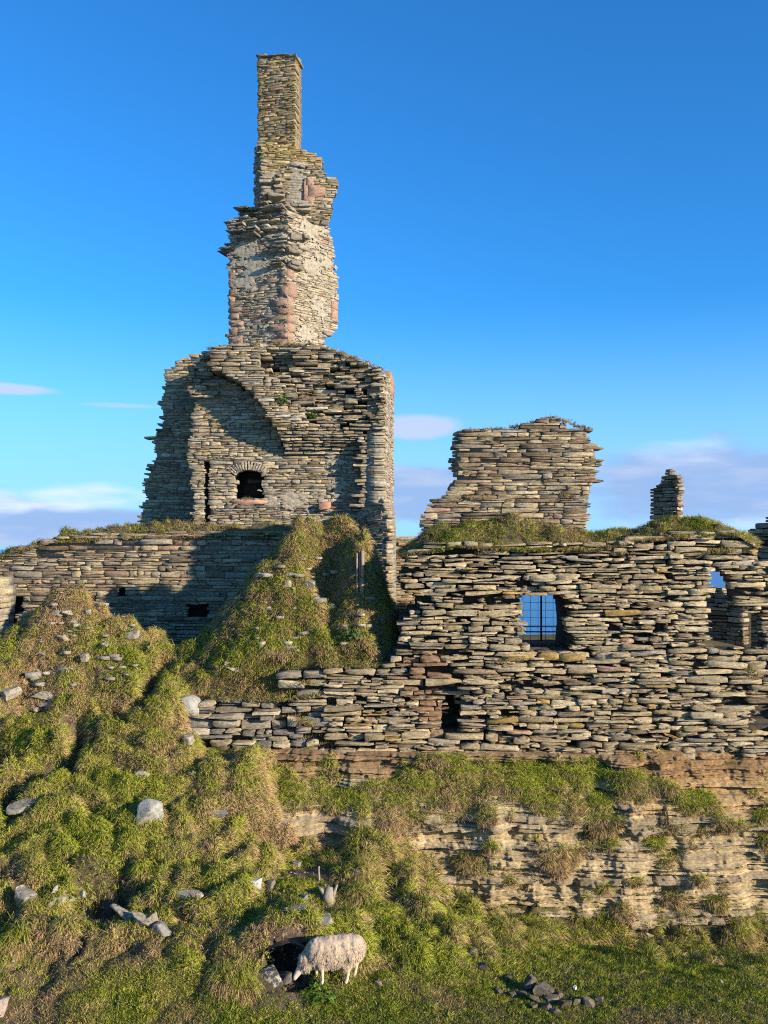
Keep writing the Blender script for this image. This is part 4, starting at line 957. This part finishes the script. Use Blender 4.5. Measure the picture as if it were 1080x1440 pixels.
# ------------------------------------------------------------------ LOOSE ROCKS
import bmesh
def rock(name, px, py, size, label, mat=M_boulder, col=(.29, .24, .18), rz=0., tilt=(0, 0), sink=.3, cuts=9, seed=1, group=None, cat='rock', at=None):
    r = np.random.default_rng(seed); bm = bmesh.new(); bmesh.ops.create_icosphere(bm, subdivisions=4, radius=1)
    V = np.array([v.co[:] for v in bm.verts]); Fc = np.array([[v.index for v in f.verts] for f in bm.faces]); bm.free()
    V[:, 2] = np.clip(V[:, 2], -.5, .45+.1*V[:, 0])
    for i in range(cuts):
        n = r.normal(0, 1, 3)*np.array([1, 1, .7]); n /= np.linalg.norm(n); d = r.uniform(.36, .72); k = np.maximum(V@n-d, 0); V = V-k[:, None]*n
    V = V*(1+.07*fbm(V[:, 0]*2+seed, V[:, 1]*2, V[:, 2]*2, seed, 4)[:, None])
    V = V+.02*np.stack([vnoise(V[:, 0]*7, V[:, 1]*7, V[:, 2]*7, seed+i) for i in range(3)], -1)
    size = (size[0], size[1], size[2]*.85); V = V*np.array(size)/2/np.abs(V).max(0)
    R = mathutils.Euler((tilt[0], tilt[1], rz)).to_matrix(); V = V@np.array(R).T
    g = hit(px, py) if at is None else np.array(at)
    o = mesh_obj(name, V, [Fc], mat, col=np.array(col)*np.ones((len(V), 1)))
    o.location = (g[0], g[1], g[2]+size[2]*(.55-sink)+.03); return tag(o, label, cat, group)
rock('rock', 41, 1139, (1.0, .62, .30), 'broad flat grey slab tilted in the grass near the left edge', rz=.35, tilt=(.25, -.25), sink=.2, seed=3, cuts=12)
rock('rock', 206, 1156, (.75, .5, .66), 'white lichened boulder with a pointed top in the middle of the left slope', tilt=(.2, .3), sink=.25, seed=4, cuts=12, col=(.36, .345, .31))
rock('rock', 307, 1150, (.55, .4, .22), 'small white lichened rock lying right of the pointed boulder', sink=.3, seed=5, col=(.36, .345, .31))
rock('rock', 197, 1093, (.45, .3, .2), 'small grey stone high on the slope above the pointed boulder', sink=.3, seed=6)
rock('stone_slab', 262, 1264, (.74, .3, .14), 'long thin pale slab lying flat in the lower slope', sink=.15, seed=7, rz=-.1, col=(.42, .37, .3), cuts=5)
rock('rock', 34, 1276, (.55, .45, .52), 'jagged grey and white boulder beside the dark hollow at the left edge', sink=.2, seed=8, tilt=(.3, .2), cuts=14)
rock('stone_slab', 172, 1292, (.62, .22, .2), 'long leaning slab, first of the broken row of rocks at lower left', sink=.15, seed=9, rz=-.45, tilt=(0, .35), cuts=5)
rock('stone_slab', 197, 1302, (.5, .25, .22), 'angular pale stone in the middle of the broken row of rocks', sink=.15, seed=10, rz=-.3, tilt=(.2, .4), cuts=8)
rock('rock', 213, 1304, (.34, .2, .3), 'upright triangular stone standing in the broken row of rocks', sink=.1, seed=12, tilt=(.2, -.4), cuts=8)
rock('rock', 226, 1315, (.44, .3, .32), 'dark cracked rock at the lower right end of the broken row', M_slate, (.24, .22, .2), sink=.2, seed=13)
for i, (a, b, c_, lab) in enumerate(((86, 1272, .36, 'pale elongated stone in the small scatter right of the jagged boulder'), (102, 1271, .22, 'little upright white stone in the small scatter'), (118, 1267, .3, 'flat pale stone at the right end of the small scatter'), (71, 1276, .2, 'slim stone leaning at the left end of the small scatter'), (78, 1256, .24, 'grey cube-like stone above the small scatter'))):
    rock('rock', a, b, (c_, c_*.5, c_*.55), lab, sink=.15, seed=20+i, rz=i, tilt=(.2, .2*i), col=(.42, .39, .33))
rock('rock', 381, 1384, (.56, .44, .46), 'dark rounded boulder blotched with white lichen beside the burrow', M_boulder, (.07, .068, .065), sink=.2, seed=31, cuts=2)
rock('rock', 402, 1382, (.34, .26, .22), 'low dark stone between the blotched boulder and the sheep', M_slate, (.16, .14, .12), sink=.25, seed=32)
rock('rock', 3, 1428, (.36, .3, .42), 'smooth pinkish stone cut by the bottom left corner', M_slate, (.40, .31, .25), sink=.2, seed=33, cuts=4)
rock('rock', 361, 1250, (.34, .28, .26), 'white stone of the pair left of the muddy scrape', sink=.2, seed=34, col=(.5, .48, .44))
rock('rock', 377, 1252, (.32, .26, .28), 'dark stone of the pair left of the muddy scrape', M_slate, (.2, .17, .15), sink=.2, seed=35)
rock('stone_slab', 455, 1299, (.38, .3, .16), 'flat grey stone lying in the grass above the sheep', M_slate, (.34, .3, .25), sink=.2, seed=36)
rock('stone_slab', 415, 1282, (.5, .3, .12), 'thin flat stone half buried below the wooden stump', M_slate, (.3, .27, .2), sink=.3, seed=37)
rock('rock', 429, 1266, (.26, .2, .14), 'bluish stone just left of the wooden stump', M_slate, (.2, .2, .21), sink=.2, seed=38)
rock('rock', 417, 1220, (.24, .2, .16), 'small rough stone lying on the muddy scrape', M_slate, (.3, .25, .2), sink=.1, seed=39)
rock('rock', 533, 1388, (.17, .14, .1), 'small pale stone lying right of the sheep', sink=.2, seed=40)
rock('rock', 809, 1394, (.09, .08, .08), 'tiny white stone alone on the green lawn at right', M_slate, (.7, .68, .62), sink=.0, seed=41)
rock('rock', 500, 1231, (.2, .16, .12), 'little white stone right of the stake in the dark hollow', M_slate, (.5, .46, .4), sink=.1, seed=42)
# the slates at the foot of the lawn
rock('slate', 762, 1398, (.44, .32, .26), 'largest dark slate block standing in the pile at the bottom', M_slate, (.13, .112, .09), rz=.5, tilt=(.3, .3), sink=.3, seed=51, cuts=10, cat='slate')
rock('slate', 745, 1392, (.3, .2, .36), 'dark slate leaning upright at the left of the pile', M_slate, (.15, .125, .10), rz=.2, tilt=(.1, .5), sink=.15, seed=52, cuts=10, cat='slate')
for i, (a, b, c_) in enumerate(((735, 1400, .24), (722, 1402, .2), (752, 1408, .3), (775, 1410, .28), (787, 1402, .22), (768, 1420, .26), (750, 1418, .2), (795, 1415, .3), (812, 1412, .26), (828, 1412, .34), (845, 1408, .2), (700, 1396, .22), (782, 1425, .22), (715, 1378, .24), (680, 1362, .3), (665, 1340, .22))):
    rock('slate', a, b, (c_, c_*.8, c_*.45), 'small dark broken slate in the loose spread at the bottom right', M_slate, np.array((.19, .15, .105))*rng.uniform(.6, 1.4), rz=i*1.3, tilt=(.18*math.sin(i), .22*math.cos(i*2)), sink=.36, seed=60+i, cuts=9, group='broken slates below the lawn', cat='slate')
# stones poking out of the banks
for i, (a, b, c_, d, lab) in enumerate(((62, 985, .85, .26, 'thick flat slab capping the little stack on the left mound'), (62, 994, .5, .12, 'middle slab of the little stack on the left mound'), (50, 1001, .5, .12, 'lowest slab of the little stack on the left mound'), (12, 985, .7, .34, 'pale block jutting from the left mound at the picture edge'),
        (190, 900, .6, .28, 'pale block at the right shoulder of the left mound'), (82, 868, .5, .2, 'dark edged stone near the top of the left mound'), (97, 868, .4, .2, 'grey stone right beside the top stones of the left mound'), (105, 880, .3, .24, 'squarish white stone below the top of the left mound'), (88, 905, .38, .22, 'white slab in the middle of the left mound'), (60, 925, .38, .16, 'tilted pale slab on the left flank of the mound'), (60, 935, .3, .14, 'small pale slab under the tilted one on the mound'), (118, 932, .3, .26, 'rough stone in the hollow of the left mound'), (147, 912, .26, .18, 'small white slab right of the mound centre'), (125, 866, .22, .2, 'small block high on the right of the mound'),
        (432, 828, .46, .26, 'white lichened stone in the shade of the central hillock'), (402, 828, .34, .24, 'pale rounded stone left of the white one on the hillock'), (445, 847, .32, .2, 'small white stone lower on the shaded hillock'), (467, 860, .28, .16, 'lowest pale stone on the shaded side of the hillock'), (368, 915, .24, .2, 'small pale stone among tussocks above the low wall'), (330, 948, .5, .14, 'pale slab half hidden above the low wall'), (320, 944, .24, .14, 'small slab beside the half hidden one above the low wall'), (408, 812, .4, .14, 'flat bluish stone near the crest of the hillock'), (262, 1048, .4, .3, 'loose stone fallen at the left end of the low wall'))):
    rock('rock', a, b, (c_, .4*min(1, c_+.3), d), lab, M_boulder, np.array((.31, .26, .19))*rng.uniform(.85, 1.15), rz=rng.normal(0, .2), tilt=(.15, rng.normal(0, .12)), sink=.12, seed=100+i, cuts=7)
# pebbles and crumbs nobody could count
pb = Soup()
tet = np.array([(1, 0, -.3), (-.5, .87, -.3), (-.5, -.87, -.3), (.2, .1, .7), (-.3, .2, .6)]); tf = np.array([[0, 1, 3], [1, 4, 3], [1, 2, 4], [2, 0, 3], [2, 3, 4]])
p, nr = field(30000); b_ = sample(p[:, 0], p[:, 1], BARE); ok = rng.random(len(p)) < (.006+.10*b_)
for q in p[ok]:
    sz = math.exp(rng.normal(-3.75, .5)); th0 = rng.uniform(0, 6.3); R = np.array([[math.cos(th0), -math.sin(th0), 0], [math.sin(th0), math.cos(th0), 0], [0, 0, 1]])
    pb.add((tet*rng.uniform(.6, 1.2, (5, 3))*sz)@R.T+q+[0, 0, sz*.4+.01], [tf], np.array((.36, .31, .24))*rng.uniform(.5, 1.5))
bank = (np.hypot((CX+p[:, 0]/p[:, 1]*F-100)/110, (CY-(p[:, 2]-CAMZ)/p[:, 1]*F-905)/70) < 1) | (np.hypot((CX+p[:, 0]/p[:, 1]*F-430)/100, (CY-(p[:, 2]-CAMZ)/p[:, 1]*F-850)/90) < 1)
for q in p[bank & (rng.random(len(p)) < .035)]:
    sz = math.exp(rng.normal(-2.2, .4)); th0 = rng.normal(0, .4); R = np.array([[math.cos(th0), -math.sin(th0), 0], [math.sin(th0), math.cos(th0), 0], [0, 0, 1]])
    bxv = np.array([(a, b, c_) for c_ in (-.28, .28) for a, b in ((-1, -.6), (1, -.6), (1, .6), (-1, .6))])*sz*(1+rng.normal(0, .12, (8, 3)))
    pb.add(bxv@R.T+q+[0, -.06, .05], [np.array([[3, 2, 1, 0], [4, 5, 6, 7], [0, 1, 5, 4], [1, 2, 6, 5], [2, 3, 7, 6], [3, 0, 4, 7]])], np.array((.32, .285, .23))*rng.uniform(.7, 1.3))
tag(pb.build('rubble', M_slate), 'small stones and crumbs of rock scattered over the slope', 'rubble', kind='stuff')
tag(mesh_obj('burrow_hollow', bv, [bf], M_earth, smooth=True), kind='structure')

# ------------------------------------------------------------------ WOOD AND METAL
def tube(soup, pts, rad, col=(1, 1, 1), k=8, jitter=0.):
    pts = np.array(pts, float); rad = np.broadcast_to(rad, len(pts)); n = len(pts); T = np.gradient(pts, axis=0); V = []
    for i in range(n):
        t_ = T[i]/np.linalg.norm(T[i]); a = np.cross(t_, [0, 1, 0.3]); a /= np.linalg.norm(a); b = np.cross(t_, a)
        for q in range(k):
            an = 2*np.pi*q/k; V.append(pts[i]+(a*math.cos(an)+b*math.sin(an))*rad[i]*(1+jitter*rng.normal()))
    q = np.arange(k); Q = np.concatenate([np.stack([i*k+q, i*k+(q+1) % k, (i+1)*k+(q+1) % k, (i+1)*k+q], 1) for i in range(n-1)])
    V += [pts[0], pts[-1]]; T3 = np.concatenate([np.stack([(q+1) % k, q, q*0+n*k], 1), np.stack([(n-1)*k+q, (n-1)*k+(q+1) % k, q*0+n*k+1], 1)])
    soup.add(V, [Q, T3], col)
g = hit(448.5, 1240); sk_ = Soup(); tube(sk_, [g+[0, 0, -.1], g+[.005, 0, .1], g+[-.005, 0, .22], g+[0, 0, .33]], [.024, .023, .022, .019], jitter=.08)
tag(sk_.build('wooden_stake', M_wood), 'short grey wooden stake standing in the muddy scrape', 'stake')
g = hit(462, 1266); st = thing('driftwood_stump', 'pale forked driftwood stump propped at the front edge of the muddy scrape', 'stump', g)
for pts, r_ in (([(.0, 0, -.1), (.0, -.02, .1), (.01, 0, .2), (.03, .02, .27)], [.13, .12, .10, .06]), ([(-.06, 0, .0), (-.09, -.03, .13), (-.15, -.02, .22), (-.22, .02, .27)], [.06, .05, .04, .02]), ([(.07, 0, .0), (.11, -.02, .14), (.15, .0, .24), (.18, .03, .31)], [.05, .045, .03, .02])):
    s_ = Soup(); tube(s_, [g+np.array(q) for q in pts], r_, jitter=.1); s_.build('branch', M_wood, st)
g = P(1000, 1131, 23.3); s_ = Soup(); tube(s_, [g+[0, .3, -.1], g+[0, .0, .1], g+[-.01, -.02, .34]], [.03, .028, .022], jitter=.08)
tag(s_.build('wooden_peg', M_wood), 'small pale peg standing on the rock ledge under the wall at right', 'peg')
pw = Plane((496, 24.95), (520, 24.85)); tb = thing('timber_frame', 'narrow upright reddish timbers set in the gap right of the grassy hillock', 'timbers', pw.world(.1, 6, 0))
for a, b_, c_, d, dep in ((500.5, 778, 503, 834, 0), (504, 776, 506.2, 826, -.05), (507.5, 775, 511.5, 812, .02), (506.5, 813, 511, 837, .0)):
    s_ = Soup(); u0, z0 = pw.uv(a, d); u1, z1 = pw.uv(c_, b_); box_soup(s_, pw, u0, u1, z0, z1, dep, dep-.12, (1, 1, 1)); s_.build('plank', M_timber, tb)
pfn = Plane((690, 27.2), (840, 27.2)); fn = thing('metal_fence', 'dark metal safety fence with wire mesh seen through the square window hole', 'fence', pfn.world(1.5, 4.7, 0))
def fw_pt(px, py): u, z = pfn.uv(px, py); return pfn.world(u, z, 0)
for px in (700, 761, 822): s_ = Soup(); tube(s_, [fw_pt(px, 950), fw_pt(px, 880), fw_pt(px, 800)], .028, k=8); s_.build('post', M_metal, fn)
for py in (881, 888): s_ = Soup(); tube(s_, [fw_pt(690, py), fw_pt(760, py+.3), fw_pt(835, py+.6)], .017, k=6); s_.build('rail', M_metal, fn)
s_ = Soup()
for px in np.arange(693, 835, 10.6): tube(s_, [fw_pt(px, 940), fw_pt(px, 880), fw_pt(px, 802)], .0055, k=4)
for py in np.arange(805, 940, 10.6): tube(s_, [fw_pt(690, py), fw_pt(760, py), fw_pt(835, py)], .0055, k=4)
s_.build('wire_mesh', M_metal, fn)

# ------------------------------------------------------------------ LEAFY WEEDS
def leaf_material():
    m, t, b, out = nt('weed_leaf'); b.inputs['Roughness'].default_value = .5
    a = N(t, 'ShaderNodeAttribute', attribute_name='Col').outputs['Color']; t.links.new(a, b.inputs['Base Color'])
    tr = N(t, 'ShaderNodeBsdfTranslucent'); t.links.new(a, tr.inputs[0]); mx = N(t, 'ShaderNodeMixShader'); mx.inputs[0].default_value = .3
    t.links.new(b.outputs[0], mx.inputs[1]); t.links.new(tr.outputs[0], mx.inputs[2]); t.links.new(mx.outputs[0], out.inputs[0]); return m
M_leaf = leaf_material()
def weed(name, g, size, n, label, col=(.10, .22, .03), nl=.1):
    s_ = Soup(); g = np.array(g)
    for i in range(n):
        a = rng.uniform(0, 6.28); r = math.sqrt(rng.random()); c = g+np.array([math.cos(a)*r*size[0], math.sin(a)*r*size[1], rng.random()*size[2]*(1.1-r*.6)])
        d = np.array([math.cos(a)*(.3+r), math.sin(a)*(.3+r)-.4, rng.normal(.15, .4)]); d /= np.linalg.norm(d); w_ = np.cross(d, [0, 0, 1]); w_ /= np.linalg.norm(w_)
        l = nl*rng.uniform(.6, 1.3); w_ = w_*l*.33; dz = np.array([0, 0, -.25*l])
        s_.add([c, c+d*l*.45+w_, c+d*l*.45-w_+[0, 0, .04*l], c+d*l+dz], [np.array([[0, 1, 2], [1, 3, 2]])], np.array(col)*rng.uniform(.6, 1.4))
    return tag(s_.build(name, M_leaf), label, 'weed')
u, z = pt.uv(400, 574); weed('weed', pt.world(u, z, .95), (.24, .14, .42), 170, 'bright green leafy weed on the ledge beside the broken vault')
u, z = pt.uv(442, 592); weed('weed', pt.world(u, z, .75), (.16, .1, .36), 100, 'thin yellow green weed growing lower down the tower face', (.15, .24, .035))
u, z = pa.uv(357, 303); weed('weed', pa.world(u, z, .3), (.14, .1, .2), 60, 'small weed rooted high on the left shoulder of the chimney shaft', (.13, .22, .04))
weed('weed', hit(492, 896)+[0, -.05, .02], (.34, .18, .22), 170, 'low patch of broad bluish leaves on the hillock above the low wall', (.11, .2, .07), .14)
weed('weed', hit(447, 1405), (.3, .2, .25), 160, 'nettly green weed in front of the grazing sheep', (.11, .2, .03), .09)

# ------------------------------------------------------------------ SHEEP
def blob_mesh(caps, voxel, smooth):
    """one continuous skin over a set of tapering limbs"""
    V, Fq, n0 = [], [], 0
    for (a, ra, b, rb, fl) in caps:
        a, b = np.array(a, float), np.array(b, float); steps = 7
        for i in range(steps):
            f = i/(steps-1); c = a+(b-a)*f; r = ra+(rb-ra)*f
            th = np.linspace(0, np.pi, 11); ph = np.linspace(0, 2*np.pi, 16, endpoint=False)
            S = np.array([[(math.sin(t_)*math.cos(p_), math.sin(t_)*math.sin(p_)*fl, math.cos(t_)) for p_ in ph] for t_ in th]).reshape(-1, 3)*r+c
            idx = np.arange(11*16).reshape(11, 16); nx_ = np.roll(idx, -1, 1)
            Fq.append(np.stack([idx[:-1], idx[1:], nx_[1:], nx_[:-1]], -1).reshape(-1, 4)+n0); V.append(S); n0 += len(S)
    me = bpy.data.meshes.new('tmp'); me.from_pydata(np.concatenate(V).tolist(), [], np.concatenate(Fq).tolist()); o = bpy.data.objects.new('tmp', me); C.objects.link(o)
    m = o.modifiers.new('r', 'REMESH'); m.mode = 'VOXEL'; m.voxel_size = voxel
    m = o.modifiers.new('s', 'SMOOTH'); m.iterations = smooth; m.factor = .5
    dg = bpy.context.evaluated_depsgraph_get(); me2 = bpy.data.meshes.new_from_object(o.evaluated_get(dg)); bpy.data.objects.remove(o)
    nv = len(me2.vertices); co_ = np.zeros(nv*3); me2.vertices.foreach_get('co', co_); nr_ = np.array([v.normal[:] for v in me2.vertices])
    return me2, co_.reshape(-1, 3), nr_
sg = hit(470, 1380)
sg = sg+np.array([0, 0, .03]); sh = thing('sheep', 'white woolly sheep grazing head down on the grass at the bottom', 'sheep', sg)
body = [((-.28, 0, .53), .20, (.28, 0, .52), .20, 1.), ((.30, 0, .52), .15, (.50, 0, .36), .10, .9), ((.50, 0, .36), .10, (.60, 0, .25), .078, .85), ((.60, 0, .25), .078, (.70, 0, .10), .046, .82), ((.70, 0, .10), .046, (.715, 0, .07), .038, .95),
    ((.565, .07, .30), .022, (.545, .15, .285), .012, 1), ((.565, -.07, .30), .022, (.545, -.15, .285), .012, 1)]
for sy, fx, hx in ((1, -.03, .10), (-1, .06, -.08)):
    body += [((.24+fx, sy*.11, .42), .075, (.26+fx, sy*.11, .22), .042, 1), ((.26+fx, sy*.11, .22), .036, (.25+fx, sy*.11, .05), .026, 1), ((.25+fx, sy*.11, .05), .03, (.27+fx, sy*.11, -.01), .032, 1),
        ((-.30, sy*.11, .45), .13, (-.25+hx, sy*.12, .33), .075, 1), ((-.25+hx, sy*.12, .33), .066, (-.35+hx, sy*.12, .22), .043, 1), ((-.35+hx, sy*.12, .22), .038, (-.32+hx, sy*.12, .05), .03, 1), ((-.32+hx, sy*.12, .05), .033, (-.30+hx, sy*.12, -.01), .034, 1)]
M_skin = flat_material('sheep_skin', (.62, .47, .37), .12, 20, .2)
M_wool = flat_material('sheep_wool', (.47, .355, .245), .2, 9, .6)
RS = mathutils.Matrix.Rotation(math.pi+.16, 4, 'Z')
def place(me, name, mat, parent):
    o = bpy.data.objects.new(name, me); C.objects.link(o); me.materials.clear(); me.materials.append(mat); o.parent = parent
    me.polygons.foreach_set('use_smooth', np.ones(len(me.polygons), bool)); o.matrix_basis = RS @ mathutils.Matrix.Diagonal((1.03, 1.03, 1.03, 1)); return o
me, _, _ = blob_mesh(body, .012, 4); bo = place(me, 'body', M_skin, sh)
fl = [((-.33, 0, .55), .235, (.0, 0, .52), .265, .98), ((.0, 0, .52), .265, (.30, 0, .53), .235, .98), ((.30, 0, .52), .21, (.47, 0, .385), .145, .95), ((.47, 0, .385), .145, (.545, 0, .315), .11, .95), ((-.30, .09, .48), .17, (-.19, .115, .33), .105, 1), ((-.36, -.09, .48), .17, (-.34, -.115, .33), .105, 1), ((-.2, 0, .44), .21, (.2, 0, .43), .20, 1), ((.26, .1, .45), .13, (.26, .11, .33), .07, 1), ((.32, -.1, .45), .13, (.32, -.11, .33), .07, 1)]
me, cv_, nv_ = blob_mesh(fl, .014, 3)
wr = vnoise(cv_[:, 0]*17+2.2*cv_[:, 2]+1.2*vnoise(cv_[:, 0]*5, cv_[:, 2]*5, 0, 3), cv_[:, 1]*3, cv_[:, 2]*4.0, 5)*sstep(-.3, .35, cv_[:, 0])*sstep(.74, .62, cv_[:, 2])
d = .030*wr+.030*fbm(cv_[:, 0]*11, cv_[:, 1]*9, cv_[:, 2]*4.5, 8, 3)+.008+.0
me.vertices.foreach_set('co', (cv_+nv_*d[:, None]).astype(np.float32).ravel()); me.update()
flo = place(me, 'fleece', M_wool, bo); flo.matrix_basis = mathutils.Matrix.Identity(4)
wb = []; wc = []
pick = rng.integers(0, len(cv_), 6000)
for i in pick:
    q = cv_[i]+nv_[i]*d[i]; dn_ = nv_[i]*.30+np.array([-.1, 0, -.9])+rng.normal(0, .16, 3); dn_ /= np.linalg.norm(dn_); s2 = np.cross(dn_, nv_[i]+.01); s2 = s2/np.linalg.norm(s2)*.008; l = rng.uniform(.03, .055)
    wb += [q-s2, q+s2, q+dn_*l+nv_[i]*.006]
wv = np.array(wb); o = mesh_obj('wool_locks', wv, [np.arange(len(wv)).reshape(-1, 3)], M_wool); o.parent = flo; o['kind'] = 'stuff'
for sy in (1, -1):
    e_ = bpy.data.meshes.new('eye'); b2 = bmesh.new(); bmesh.ops.create_uvsphere(b2, u_segments=10, v_segments=8, radius=.012); bmesh.ops.translate(b2, verts=b2.verts, vec=(.615, sy*.058, .235)); b2.to_mesh(e_); b2.free()
    eo = bpy.data.objects.new('eye', e_); C.objects.link(eo); e_.materials.append(M_metal); eo.parent = bo
